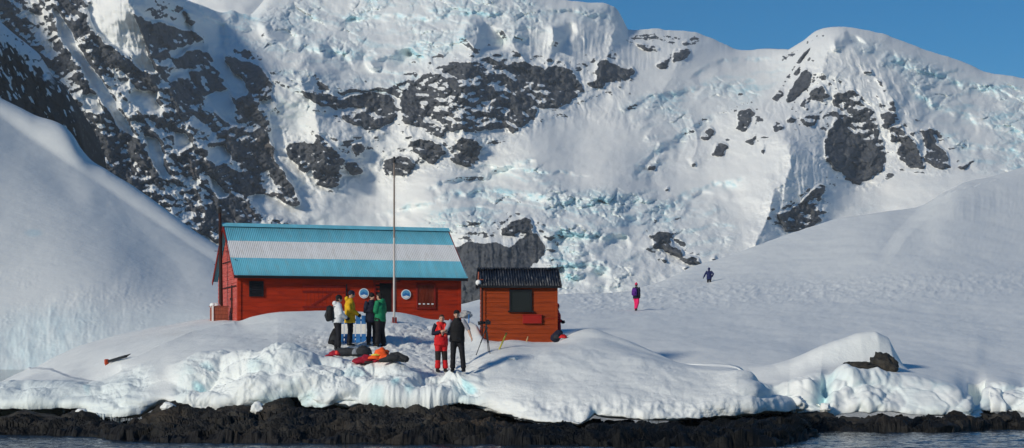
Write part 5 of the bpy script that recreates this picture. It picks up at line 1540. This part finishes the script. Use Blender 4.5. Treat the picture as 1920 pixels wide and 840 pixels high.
M_CHAR = cloth('charcoal_cloth', (.028, .030, .034))
M_NAVY = cloth('navy_cloth', (.012, .014, .030))
M_BLK = cloth('black_cloth', (.010, .010, .012))
M_CRIM = cloth('crimson_cloth', (.30, .012, .030))
M_REDC = cloth('red_cloth', (.52, .018, .022))
M_ORANGEC = cloth('orange_cloth', (.85, .105, .02))
M_YELC = cloth('reflective_yellow_cloth', (.70, .55, .08))
M_GREYC = cloth('grey_cloth', (.22, .24, .27))


def build_gear():
    def place(name, px, py, label, cat, rz=0):
        p = ground_at(px, py, BANK_BVH)
        return empty(name, p, rz, label, cat)
    k = 54 / F_PX
    e = place('duffel_bag', 655, 668, 'long charcoal duffel bag lying on the snow behind the orange life jacket', 'bag', -.05)
    bm = BM(); tube(bm, [(-.46, 0, .10), (-.42, 0, .12), (-.1, 0, .15), (.25, .02, .13), (.48, .03, .15), (.62, .04, .12), (.66, .04, .08)], [(.05, .05), (.15, .12), (.17, .135), (.16, .12), (.17, .14), (.14, .11), (.05, .04)], 14, ref=Vector((0, 1, 0))); lump(bm, (.45, 0, .12), (.24, .2, .2), .3, 4)
    obj('bag_body', bm, M_CHAR, e, True)
    bm = BM(); lump(bm, (.20, -.15, .10), (.09, .03, .14), .2, 8, .1); obj('grey_panel', bm, M_GREYC, e, True)
    e = place('red_jacket', 626, 668, 'crumpled red jacket with a pointed sleeve at the end of the charcoal duffel bag', 'jacket', .1)
    bm = BM(); lump(bm, (.02, 0, .06), (.17, .14, .12), .2, 5); tube(bm, [(-.02, -.02, .05), (-.16, -.03, .035), (-.27, -.03, .01)], [(.07, .06), (.055, .035), (.01, .01)], 9, ref=Vector((0, 1, 0))); obj('cloth_heap', bm, M_CRIM, e, True)
    bm = BM(); lump(bm, (.09, -.09, .08), (.07, .06, .09), .4, 9); obj('lining', bm, paint('bright_red_lining', (.72, .06, .05), .2, 8, .7), e, True)
    e = place('crimson_jacket', 683, 683, 'crumpled crimson jacket heaped left of the orange life jacket', 'jacket', .1)
    bm = BM(); lump(bm, (-.02, 0, .07), (.30, .22, .15), .2, 11, .5); lump(bm, (.10, .05, .15), (.22, .17, .12), .6, 12, .5); lump(bm, (.36, -.02, .06), (.25, .2, .09), -.2, 13, .5); obj('cloth_heap', bm, M_CRIM, e, True)
    bm = BM(); lump(bm, (.16, -.18, .05), (.20, .08, .05), .2, 19, .3); obj('dark_hem', bm, M_CHAR, e, True)
    e = place('life_jacket', 713, 679, 'bright orange life jacket with yellow reflective tape on the gear heap', 'life jacket', -.1)
    bm = BM(); lump(bm, (.04, .06, .19), (.22, .2, .23), .5, 15, .34); lump(bm, (.10, .02, .10), (.2, .2, .14), .2, 16, .2); lump(bm, (-.17, -.14, .12), (.17, .08, .08), .2, 18, .15); obj('foam_vest', bm, M_ORANGEC, e, True)
    bm = BM(); lump(bm, (-.12, -.13, .21), (.13, .07, .045), .1, 17, .12); obj('reflective_tape', bm, M_YELC, e, True)
    e = place('dark_trousers', 738, 680, 'charcoal waterproof trousers stretched out right of the orange life jacket', 'trousers', -.12)
    bm = BM()
    tube(bm, [(-.42, -.06, .06), (-.2, -.08, .09), (-.02, -.03, .12)], [(.06, .05), (.12, .09), (.13, .10)], 12, ref=Vector((0, 1, 0)))
    tube(bm, [(-.1, .1, .20), (.10, .06, .20), (.26, .02, .13), (.40, -.02, .10), (.45, -.03, .08)], [(.12, .10), (.14, .13), (.12, .12), (.11, .10), (.06, .06)], 12, ref=Vector((0, 1, 0)))
    tube(bm, [(-.05, -.05, .12), (.15, -.02, .11), (.38, -.04, .06)], [(.12, .09), (.1, .08), (.07, .05)], 12, ref=Vector((0, 1, 0)))
    lump(bm, (.0, .0, .12), (.26, .18, .14), .2, 21, .2); obj('trouser_legs', bm, M_CHAR, e, True)
    # packs by the small hut
    e = place('dark_backpack', 1045, 641, 'dark blue backpack leaning at the right corner of the small hut', 'backpack', 0)
    e.location.y -= .1
    bm = BM(); tube(bm, [(-.16, 0, .02), (-.10, 0, .10), (.08, 0, .30), (.14, 0, .37)], [(.10, .07), (.16, .12), (.14, .11), (.05, .05)], 14); obj('bag_body', bm, M_NAVY, e, True)
    bm = BM(); lump(bm, (-.02, -.10, .13), (.11, .06, .10), .2, 23, .1); obj('front_pocket', bm, M_CHAR, e, True)
    e = place('red_bag', 1056, 636, 'small red bag beside the dark blue backpack at the small hut', 'bag', 0)
    bm = BM(); lump(bm, (0, 0, .06), (.12, .10, .09), .2, 24, .2); obj('bag_body', bm, M_REDC, e, True)
    bm = BM(); tube(bm, [(-.05, 0, .11), (-.03, -.02, .16), (.04, -.02, .16), (.06, 0, .11)], .012, 6); obj('handle', bm, M_BLK, e, True)
    e = place('black_backpack', 627, 646, 'black backpack set on the snow against the left end of the picket fence', 'backpack', .2)
    bm = BM(); tube(bm, [(0, 0, -.02), (0, 0, .06), (.02, 0, .30), (.05, .02, .50), (.05, .03, .56)], [(.20, .12), (.22, .15), (.17, .13), (.10, .09), (.03, .03)], 14); obj('bag_body', bm, M_BLK, e, True)
    bm = BM(); lump(bm, (0, -.12, .17), (.14, .07, .13), 0, 26, .08); obj('front_pocket', bm, M_CHAR, e, True)


build_gear()
# ================================================================== people
M_SKIN = paint('skin', (.50, .30, .22), .10, 12, .5, bumpd=0)
M_HAIRD = paint('dark_hair', (.020, .015, .012), .3, 30, .6)
M_HAIRB = paint('brown_hair', (.055, .032, .020), .3, 30, .6)
M_EYE = paint('dark_eye', (.02, .02, .02), .1, 5, .3, bumpd=0)
M_LIP = paint('lip', (.34, .14, .12), .1, 5, .5, bumpd=0)
M_WHITEC = cloth('white_cloth', (.66, .68, .70), .12)
M_YELLOWC = cloth('yellow_cloth', (.62, .36, .012))
M_GREENC = cloth('green_cloth', (.012, .19, .085))
M_PINKC = cloth('pink_cloth', (.72, .02, .13))
M_MAGC = cloth('rose_knit', (.62, .03, .10))
M_PURPLEC = cloth('purple_cloth', (.09, .018, .20))
M_BLUEC = cloth('dark_blue_cloth', (.014, .020, .085))
M_LAVC = cloth('pale_grey_shirt', (.30, .31, .36), .12)
M_BOOT = cloth('black_rubber', (.012, .012, .013), .2, .5)
M_BLACKC = cloth('black_trouser_cloth', (.011, .011, .015))
M_SUITRED = cloth('red_suit_cloth', (.58, .016, .020))
M_SUITBLK = cloth('black_suit_panel', (.022, .016, .016))
M_LJRED = cloth('scarlet_vest_cloth', (.80, .05, .035))

from mathutils import noise as mnoise


TMP = bpy.data.scenes.new('workbench')


def remeshed(name, bm, voxel, mat, parent, wrinkle=0.0, seed=0, smooth_it=4, paint_fn=None):
    me = bpy.data.meshes.new('tmp'); bmesh.ops.recalc_face_normals(bm, faces=bm.faces); bm.to_mesh(me); bm.free()
    t = bpy.data.objects.new('tmp', me); TMP.collection.objects.link(t)
    r = t.modifiers.new('r', 'REMESH'); r.mode = 'VOXEL'; r.voxel_size = voxel
    s = t.modifiers.new('s', 'SMOOTH'); s.factor = .5; s.iterations = smooth_it
    with bpy.context.temp_override(scene=TMP, view_layer=TMP.view_layers[0]):
        dg = bpy.context.evaluated_depsgraph_get(); dg.update()
        out = bpy.data.meshes.new_from_object(t.evaluated_get(dg))
    bpy.data.objects.remove(t); bpy.data.meshes.remove(me)
    out.name = name
    if wrinkle:
        for v in out.vertices:
            p = v.co
            w = 1 - 2 * abs(mnoise.noise(Vector((p.x * 7 + seed, p.y * 7, p.z * 11 + 2 * p.x)))) + .5 * mnoise.noise(Vector((p.x * 16, p.y * 16 + seed, p.z * 22)))
            v.co = p + v.normal * (w * wrinkle)
    out.materials.clear()
    for m in (mat if isinstance(mat, (list, tuple)) else [mat]): out.materials.append(m)
    out.polygons.foreach_set('use_smooth', [True] * len(out.polygons))
    if paint_fn:
        for f in out.polygons: f.material_index = paint_fn(f.center)
    o = bpy.data.objects.new(name, out); COL.objects.link(o); o.parent = parent
    return o


def add_hand(bm, wr, el, side, inward, curl=.5, fat=1.0):
    """palm, four fingers of different lengths, thumb; side = +1 for local +x"""
    d = (wr - el).normalized()
    s = (inward - d * inward.dot(d)).normalized()           # palm normal
    w = d.cross(s).normalized()                             # across the palm
    c = wr + d * .045
    tube(bm, [wr - d * .02, wr + d * .02, wr + d * .06, wr + d * .095], [(.030 * fat, .024 * fat), (.038 * fat, .020 * fat), (.042 * fat, .018 * fat), (.036 * fat, .014 * fat)], 10, ref=w)
    for k, (off, ln) in enumerate(((-.030, .062), (-.010, .075), (.010, .070), (.029, .054))):
        p0 = wr + d * .085 + w * off
        a1 = d * math.cos(curl * .6) + s * math.sin(curl * .6); a2 = d * math.cos(curl * 1.5) + s * math.sin(curl * 1.5); a3 = d * math.cos(curl * 2.2) + s * math.sin(curl * 2.2)
        p1 = p0 + a1 * ln * .45; p2 = p1 + a2 * ln * .32; p3 = p2 + a3 * ln * .25
        tube(bm, [p0 - d * .02, p0, p1, p2, p3], [.0095 * fat, .010 * fat, .0092 * fat, .0082 * fat, .005 * fat], 7)
    t0 = wr + d * .03 + w * (-.035); t1 = t0 - w * .025 + d * .030 + s * .012; t2 = t1 + d * .028 + s * .012
    tube(bm, [wr + d * .02 - w * .015, t0, t1, t2], [.013 * fat, .013 * fat, .0105 * fat, .006 * fat], 7)


def person(label, pos, heading, H=1.75, pose=None, skin=M_SKIN, coat=None, coat_mat=None, hem=.80, sleeve_mat=None, trouser_mat=M_BLACKC, trouser_fn=None, trouser_fat=1.0,
           hat=None, hat_mat=None, hair=M_HAIRD, gloves=None, vest=None, extra=None, look=0.0, seed=1, bare_forearm=False, hood=False):
    k = H / 1.75
    J = dict(pelvis=(0, 0, .95), chest=(0, .0, 1.27), neck=(0, -.01, 1.48), head=(0, .02, 1.625),
             shL=(-.185, 0, 1.415), elL=(-.235, -.03, 1.14), wrL=(-.245, .06, .90), shR=(.185, 0, 1.415), elR=(.235, -.03, 1.14), wrR=(.245, .06, .90),
             hipL=(-.09, 0, .92), knL=(-.105, .02, .50), anL=(-.115, -.02, .10), hipR=(.09, 0, .92), knR=(.105, .02, .50), anR=(.115, -.02, .10))
    J.update(pose or {})
    J = {a: Vector(b) * k for a, b in J.items()}
    root = empty('person', pos, math.radians(heading), label, 'person')
    R = lambda v: v * k
    # ---- body: one continuous figure
    bm = BM()
    pe, ch, ne, he = J['pelvis'], J['chest'], J['neck'], J['head']
    tube(bm, [pe - Vector((0, 0, R(.10))), pe, pe.lerp(ch, .5), ch, ch.lerp(ne, .65), ne], [(R(.13), R(.10)), (R(.16), R(.11)), (R(.14), R(.10)), (R(.165), R(.115)), (R(.13), R(.09)), (R(.058), R(.058))], 16)
    tube(bm, [ne - Vector((0, 0, R(.05))), ne, he - Vector((0, R(.02), R(.06)))], [R(.062), R(.055), R(.055)], 12)
    for q in 'LR':
        sh, el, wr = J['sh' + q], J['el' + q], J['wr' + q]
        tube(bm, [ch.lerp(ne, .5), sh, sh.lerp(el, .5), el, el.lerp(wr, .3), wr], [R(.07), R(.062), R(.05), R(.042), R(.043), R(.028)], 12)
        hp, kn, an = J['hip' + q], J['kn' + q], J['an' + q]
        tube(bm, [pe, hp, hp.lerp(kn, .5), kn, kn.lerp(an, .3), an, an - Vector((0, 0, R(.07)))], [R(.10), R(.09), R(.075), R(.055), R(.056), R(.038), R(.04)], 12)
        tube(bm, [an + Vector((0, R(-.04), R(-.05))), an + Vector((0, R(.06), R(-.06))), an + Vector((0, R(.16), R(-.08)))], [R(.035), R(.04), R(.022)], 10)
    # head with face
    lk = Matrix.Rotation(look, 3, 'Z')
    hv = lambda x, y, z: he + lk @ Vector((R(x), R(y), R(z)))
    ball(bm, hv(0, -.01, .02), (R(.075), R(.092), R(.098)), 3, rot=(0, 0, look)); ball(bm, hv(0, .018, -.045), (R(.056), R(.066), R(.066)), 3, rot=(0, 0, look))
    ball(bm, hv(0, .055, -.088), (R(.024), R(.022), R(.020)), 2)                             # chin
    tube(bm, [hv(0, .080, .020), hv(0, .098, -.012), hv(0, .104, -.028), hv(0, .080, -.040)], [R(.010), R(.013), R(.016), R(.012)], 8)   # nose
    for s in (-1, 1): ball(bm, hv(s * .078, -.008, -.005), (R(.012), R(.024), R(.034)), 2, rot=(0, 0, look))                           # ears
    tube(bm, [hv(-.045, .078, .030), hv(0, .088, .034), hv(.045, .078, .030)], R(.010), 6)  # brow
    if gloves is None:
        core = bm
    o = remeshed('body', bm, R(.017), skin, root, 0, 0, 3)
    if gloves is None:
        hb = BM()
        for q, s in (('L', -1), ('R', 1)):
            add_hand(hb, J['wr' + q], J['el' + q], s, Vector((-s, .5, 0)), .55)
        hb.from_mesh(o.data)
        for f in hb.faces: f.smooth = True
        bmesh.ops.recalc_face_normals(hb, faces=hb.faces)
        hb.to_mesh(o.data); hb.free()
    else:
        for q, s in (('L', -1), ('R', 1)):
            hb = BM(); add_hand(hb, J['wr' + q], J['el' + q], s, Vector((-s, .5, 0)), .7, 1.35); obj('glove', hb, gloves, root, True)
    for s in (-1, 1):
        b = BM(); ball(b, hv(s * .030, .076, .008), R(.0105), 2); obj('eye', b, M_EYE, root)
    b = BM(); tube(b, [hv(-.022, .076, -.060), hv(0, .085, -.059), hv(.022, .076, -.060)], R(.0055), 6); obj('mouth', b, M_LIP, root)
    # ---- trousers
    b = BM(); f_ = trouser_fat
    tube(b, [pe + Vector((0, 0, R(.06))), pe - Vector((0, 0, R(.03))), pe - Vector((0, 0, R(.12)))], [(R(.165), R(.12)), (R(.18), R(.135)), (R(.15), R(.12))], 16)
    for q in 'LR':
        hp, kn, an = J['hip' + q], J['kn' + q], J['an' + q]
        tube(b, [hp + Vector((0, 0, R(.02))), hp - Vector((0, 0, R(.10))), hp.lerp(kn, .6), kn, kn.lerp(an, .5), an + Vector((0, 0, R(.0)))], [R(.10 * f_), R(.105 * f_), R(.085 * f_), R(.074 * f_), R(.070 * f_), R(.074 * f_)], 14)
    tm = trouser_mat if isinstance(trouser_mat, (list, tuple)) else [trouser_mat]
    remeshed('trousers', b, R(.020), tm, root, .007, seed, 2, trouser_fn)
    for q in 'LR':
        an = J['an' + q]; kn = J['kn' + q]; b = BM()
        up = (kn - an).normalized()
        tube(b, [an + up * R(.12), an + up * R(.02), an + Vector((0, R(-.01), R(-.055))), an + Vector((0, R(-.01), R(-.10)))], [R(.055), R(.055), R(.056), R(.055)], 12)
        tube(b, [an + Vector((0, R(-.055), R(-.06))), an + Vector((0, R(.03), R(-.058))), an + Vector((0, R(.12), R(-.072))), an + Vector((0, R(.185), R(-.083)))], [(R(.045), R(.04)), (R(.05), R(.042)), (R(.052), R(.030)), (R(.03), R(.016))], 12)
        remeshed('boot', b, R(.016), M_BOOT, root, .002, seed, 2)
    # ---- coat
    if coat_mat:
        b = BM(); hemp = Vector((pe.x, pe.y, R(hem)))
        tube(b, [hemp, hemp.lerp(pe, .5) if hem < .9 else hemp + Vector((0, 0, .04)), pe.lerp(ch, .45), ch, ch.lerp(ne, .45), ch.lerp(ne, .78), ne + Vector((0, 0, R(.035)))],
             [(R(.222), R(.172)), (R(.218), R(.168)), (R(.205), R(.16)), (R(.222), R(.168)), (R(.198), R(.138)), (R(.125), R(.105)), (R(.080), R(.088))], 18)
        if hood: ball(b, ne + Vector((0, R(-.085), R(.0))), (R(.11), R(.07), R(.085)), 2)
        if not sleeve_mat:
            for q in 'LR':
                sh, el, wr = J['sh' + q], J['el' + q], J['wr' + q]
                tube(b, [ch.lerp(ne, .45), sh, sh.lerp(el, .5), el, el.lerp(wr, .5), wr], [R(.095), R(.095), R(.085), R(.078), R(.070), R(.056)], 12)
        remeshed(coat or 'jacket', b, R(.019), coat_mat, root, .008, seed + 3, 2)
    if sleeve_mat:
        for q in 'LR':
            b = BM(); sh, el, wr = J['sh' + q], J['el' + q], J['wr' + q]
            e2 = el.lerp(wr, .15) if bare_forearm else wr
            pts = [ch.lerp(ne, .45), sh, sh.lerp(el, .5), el] + ([] if bare_forearm else [el.lerp(wr, .5)]) + [e2]
            tube(b, pts, [R(.085), R(.084), R(.070), R(.062)] + ([] if bare_forearm else [R(.058)]) + [R(.052)], 12)
            remeshed('sleeve', b, R(.018), sleeve_mat, root, .006, seed + 5, 2)
    # ---- hair / hat
    b = BM()
    if hair:
        ball(b, hv(0, -.026, .034), (R(.083), R(.088), R(.096)), 3, rot=(0, 0, look)); ball(b, hv(0, -.045, -.02), (R(.072), R(.062), R(.075)), 3, rot=(0, 0, look)); ball(b, hv(0, .035, .088), (R(.058), R(.045), R(.032)), 2)
        remeshed('hair', b, R(.015), hair, root, .006, seed, 1)
    if hat == 'beanie':
        b = BM(); ball(b, hv(0, -.012, .045), (R(.092), R(.105), R(.10)), 3); tube(b, [hv(0, -.008, .015), hv(0, -.008, .055)], [(R(.092), R(.106)), (R(.094), R(.108))], 20)
        if hat_mat is M_MAGC: ball(b, hv(0, -.02, .155), R(.030), 2)
        remeshed('hat', b, R(.012), hat_mat, root, .003, seed, 1)
    elif hat == 'cap':
        b = BM(); ball(b, hv(0, -.012, .055), (R(.088), R(.102), R(.080)), 3); tube(b, [hv(0, .06, .055), hv(0, .12, .050), hv(0, .155, .040)], [(R(.075), R(.014)), (R(.070), R(.010)), (R(.045), R(.006))], 14)
        remeshed('cap', b, R(.014), hat_mat, root, .001, seed, 1)
    elif hat == 'hood':
        b = BM(); ball(b, hv(0, -.025, .015), (R(.108), R(.115), R(.130)), 3); remeshed('hood', b, R(.013), hat_mat, root, .004, seed, 2)
    if extra: extra(root, J, R, hv)
    return root


def pack(label, pr, mat, mat2, w=.17, h=.46, d=.11, at_=(0, -.21, 1.20)):
    """a rucksack worn on the back: a thing of its own at the wearer's back"""
    M = Matrix.Translation(pr.location) @ Matrix.Rotation(pr.rotation_euler.z, 4, 'Z')
    e = empty('rucksack', M @ Vector(at_), pr.rotation_euler.z, label, 'rucksack')
    b = BM(); tube(b, [(0, 0, -h * .5), (0, -.01, -h * .42), (0, -.015, 0), (0, 0, h * .38), (0, .02, h * .5)], [(w * .7, d * .7), (w, d), (w, d * .95), (w * .85, d * .8), (w * .4, d * .4)], 16)
    remeshed('bag_body', b, .02, mat, e, .006, 3, 2)
    b = BM(); tube(b, [(0, -d * .85, -h * .36), (0, -d * 1.05, -h * .15), (0, -d * .85, h * .08)], [(w * .6, .03), (w * .72, .05), (w * .55, .03)], 14); obj('front_pocket', b, mat2, e, True)
    for s in (-1, 1):
        b = BM(); tube(b, [(s * .10, d * .6, h * .42), (s * .115, d + .10, h * .46), (s * .12, d + .24, h * .25), (s * .14, d + .20, -h * .1), (s * .16, d * .7, -h * .35)], (.028, .008), 8); obj('shoulder_strap', b, mat2, e, True)
    return e


def feet(px, py, which=None):
    return ground_at(px, py, which)


def build_people():
    # 1 white jacket, black rucksack, facing right
    p = feet(633, 656, BANK_BVH)
    a = person('person in a white jacket and dark trousers with a black rucksack, facing right', p, -72, 1.79,
               dict(elR=(.24, .05, 1.15), wrR=(.16, .26, 1.02), elL=(-.24, .03, 1.15), wrL=(-.12, .27, 1.02), head=(0, .05, 1.62), knL=(-.10, .05, .50), anL=(-.10, -.03, .10), anR=(.11, .02, .10)),
               coat_mat=M_WHITEC, hem=.86, hair=M_HAIRD, gloves=M_BLK, hood=True, seed=11, trouser_fat=1.0, hat='beanie', hat_mat=M_BLK)
    pack('black rucksack worn by the person in the white jacket', a, M_BLK, M_CHAR, .19, .50, .13, (0, -.25, 1.19))
    # 2 yellow jacket
    p = feet(656, 648, BANK_BVH)
    def goggle(root, J, R, hv):
        b = BM(); tube(b, [hv(-.085, .01, .035), hv(-.05, .085, .035), hv(.05, .085, .035), hv(.085, .01, .035)], (R(.008), R(.016)), 8); obj('goggles', b, M_BLUE, root, True)
    a = person('person in a bright yellow jacket and dark trousers standing by the picket fence', p, -78, 1.82,
               dict(elR=(.25, .02, 1.14), wrR=(.17, .24, .98), elL=(-.24, .03, 1.15), wrL=(-.10, .26, .99), head=(0, .06, 1.62)),
               coat_mat=M_YELLOWC, hem=.72, hair=None, hat='beanie', hat_mat=M_NAVY, gloves=M_BLK, seed=17, extra=goggle, hood=True)
    # 3 navy
    p = feet(697, 647, BANK_BVH)
    person('person all in dark navy with folded arms facing the green jacket', p, -150, 1.72,
           dict(elR=(.25, .02, 1.13), wrR=(-.02, .19, 1.16), elL=(-.25, .02, 1.12), wrL=(.04, .21, 1.12)), coat_mat=M_NAVY, hem=.76, hair=M_HAIRD, hat='beanie', hat_mat=M_BLK, gloves=M_BLK, seed=23, look=.3)
    # 4 green
    p = feet(713, 650, BANK_BVH)
    person('person in a green jacket and wide dark trousers seen from behind', p, 62, 1.78,
           dict(elL=(-.24, .03, 1.14), wrL=(-.10, .27, 1.14), elR=(.25, -.01, 1.14), wrR=(.14, .24, 1.10), head=(0, .04, 1.62), knR=(.12, .02, .5), anR=(.15, -.04, .10), anL=(-.12, .03, .10)),
           coat_mat=M_GREENC, hem=.82, hair=M_HAIRD, gloves=M_BLK, trouser_fat=1.28, seed=29, hood=True)
    # 5 red suit
    p = feet(827, 697, BANK_BVH)
    def vest(root, J, R, hv):
        ch, ne = J['chest'], J['neck']
        for s in (-1, 1):
            b = BM(); tube(b, [ne + Vector((s * R(.03), R(-.09), R(.03))), ne + Vector((s * R(.105), R(.0), R(.0))), ne + Vector((s * R(.10), R(.13), R(-.09))), ch + Vector((s * R(.08), R(.175), R(-.02))), ch + Vector((s * R(.075), R(.175), R(-.20)))], [(R(.035), R(.03)), (R(.05), R(.035)), (R(.055), R(.038)), (R(.055), R(.035)), (R(.045), R(.025))], 12)
            remeshed('life_collar', b, R(.013), M_LJRED, root, .004, 4, 2)
        b = BM(); tube(b, [ch + Vector((0, R(.155), R(-.05))), J['pelvis'] + Vector((0, R(.15), R(-.08)))], R(.012), 8); obj('front_zip', b, M_SUITBLK, root)
    def suitfn(c):
        return 1 if .36 < c.z < .64 else (0)
    person('person in a red waterproof suit with black knees and navy sleeves', p, -158, 1.76,
           dict(elR=(.26, .0, 1.15), wrR=(.09, .23, 1.22), elL=(-.26, .0, 1.15), wrL=(-.10, .24, 1.20), head=(0, .06, 1.61), anL=(-.14, .0, .10), anR=(.12, .03, .10)),
           coat='suit_top', coat_mat=M_SUITRED, hem=.80, sleeve_mat=M_NAVY, trouser_mat=[M_SUITRED, M_SUITBLK], trouser_fn=suitfn, trouser_fat=1.12, hair=M_HAIRB, seed=31, extra=vest, look=-.3)
    # 6 black vest
    p = feet(857, 697, BANK_BVH)
    person('person in a black vest and cap with pale grey sleeves holding one arm out', p, 172, 1.83,
           dict(elL=(-.32, .0, 1.20), wrL=(-.42, .10, .97), elR=(.28, .10, 1.18), wrR=(.34, .28, 1.10), knL=(-.15, .02, .50), anL=(-.19, .02, .10), knR=(.11, .02, .50), anR=(.13, -.02, .10), hipL=(-.10, 0, .92), head=(0, .06, 1.61)),
           coat='vest', coat_mat=M_BLK, hem=.84, sleeve_mat=M_LAVC, hat='cap', hat_mat=M_BLK, hair=M_HAIRD, trouser_mat=M_BLACKC, trouser_fat=1.0, seed=37, bare_forearm=True, look=.25)
    # 7 pink trousers, walking away
    p = feet(1193, 583, FIELD_BVH)
    a = person('person in pink trousers and a rose bobble hat walking away over the snow field', p, -28, 1.66,
               dict(knL=(-.09, .10, .52), anL=(-.10, .14, .10), knR=(.09, .04, .50), anR=(.10, -.26, .14), elR=(.24, -.10, 1.15), wrR=(.25, -.06, .92), elL=(-.25, .02, 1.14), wrL=(-.22, .14, .95)),
               coat_mat=M_NAVY, hem=.78, hat='beanie', hat_mat=M_MAGC, hair=M_MAGC and M_HAIRB, trouser_mat=M_PINKC, trouser_fat=1.12, gloves=M_BLK, seed=41)
    pack('purple rucksack worn by the walker in pink trousers', a, M_PURPLEC, M_PURPLEC, .17, .44, .12, (-.02, -.22, 1.13))
    # 8 far walker in dark blue, knee deep
    p = feet(1329.5, 529.5, FIELD_BVH)
    p = p + Vector((0, 0, -.48))
    a = person('distant person in dark blue wading knee-deep away up the snow field', p, -4, 1.74,
           dict(elL=(-.33, -.02, 1.18), wrL=(-.46, .02, .92), elR=(.36, -.04, 1.20), wrR=(.26, .06, .98), knL=(-.10, .06, .5)),
           coat_mat=M_BLUEC, hem=.74, hat='hood', hat_mat=M_BLUEC, hair=None, trouser_mat=M_BLACKC, gloves=M_BLK, seed=43)
    # 9 red jacket behind the small hut
    x = (1043.5 - CX) / F_PX * 60.6
    z = at(1043, 569, 60.6).z - 1.72
    g = ground_under(x, 60.6, None, z)
    person('person in a red jacket half hidden behind the right end of the small hut', Vector((x, 60.6, g)), -95, 1.70 if abs(g - z) > .4 else 1.72 + (z - g),
           dict(elR=(.27, .0, 1.15), elL=(-.27, .0, 1.15), wrR=(.2, .2, 1.05), wrL=(-.2, .2, 1.05)), coat_mat=M_REDC, hem=.70, hat='beanie', hat_mat=M_CRIM, hair=None, gloves=M_BLK, seed=47)


build_people()
bpy.data.scenes.remove(TMP)
# ================================================================== camera, sun, sky
SUN_AZ_VEC = Vector((-.66, -.62, 0)).normalized()
SUN_EL = math.radians(24)
cam_d = bpy.data.cameras.new('camera'); cam = bpy.data.objects.new('camera', cam_d); COL.objects.link(cam)
cam.location = (0, 0, CAMZ); cam.rotation_euler = (PI / 2, 0, 0)
cam_d.sensor_width = 36; cam_d.lens = F_PX / 1920 * 36
cam_d.shift_y = (HY - 420) / 1920
cam_d.clip_end = 20000; cam_d.clip_start = .5
S.camera = cam

sd = bpy.data.lights.new('sun', 'SUN'); sun = bpy.data.objects.new('sun', sd); COL.objects.link(sun)
sd.energy = 4.15; sd.angle = math.radians(8); sd.color = (1.0, .922, .77)
sdir = Vector((SUN_AZ_VEC.x * math.cos(SUN_EL), SUN_AZ_VEC.y * math.cos(SUN_EL), math.sin(SUN_EL)))
sun.rotation_euler = sdir.to_track_quat('Z', 'Y').to_euler()

W = bpy.data.worlds.new('World'); S.world = W; W.use_nodes = True
nt = W.node_tree
sky = nt.nodes.new('ShaderNodeTexSky'); sky.sky_type = 'NISHITA'; sky.sun_disc = False
sky.sun_elevation = SUN_EL
sky.sun_rotation = math.atan2(sdir.x, sdir.y)
sky.altitude = 1500; sky.air_density = 1.0; sky.dust_density = .2; sky.ozone_density = 3.0
bg = nt.nodes['Background']; bg.inputs['Strength'].default_value = .103
hs = nt.nodes.new('ShaderNodeHueSaturation'); hs.inputs['Saturation'].default_value = 1.50
nt.links.new(sky.outputs[0], hs.inputs['Color']); nt.links.new(hs.outputs[0], bg.inputs['Color'])

S.view_settings.view_transform = 'Standard'; S.view_settings.look = 'None'
S.view_settings.gamma = 1; S.view_settings.use_curve_mapping = False
S.view_settings.exposure = -.39
S.cycles.max_bounces = 6; S.cycles.diffuse_bounces = 3; S.cycles.glossy_bounces = 3; S.cycles.transparent_max_bounces = 8
S.cycles.use_adaptive_sampling = True; S.cycles.adaptive_threshold = .02

# thin cold air between here and the far wall
bm = BM(); box(bm, (0, 985, 255), (2400, 2050, 520))
hm = bpy.data.materials.new('haze_air'); hm.use_nodes = True
ntz = hm.node_tree
for n_ in list(ntz.nodes):
    if n_.type == 'BSDF_PRINCIPLED': ntz.nodes.remove(n_)
pv = ntz.nodes.new('ShaderNodeVolumePrincipled'); pv.inputs['Density'].default_value = .00014; pv.inputs['Color'].default_value = (.80, .90, 1.0, 1)
ntz.links.new(pv.outputs[0], [n_ for n_ in ntz.nodes if n_.type == 'OUTPUT_MATERIAL'][0].inputs['Volume'])
hz = obj('haze', bm, hm); tag(hz, 'thin blue haze over the whole bay', 'haze', kind='stuff')
S.cycles.volume_bounces = 0
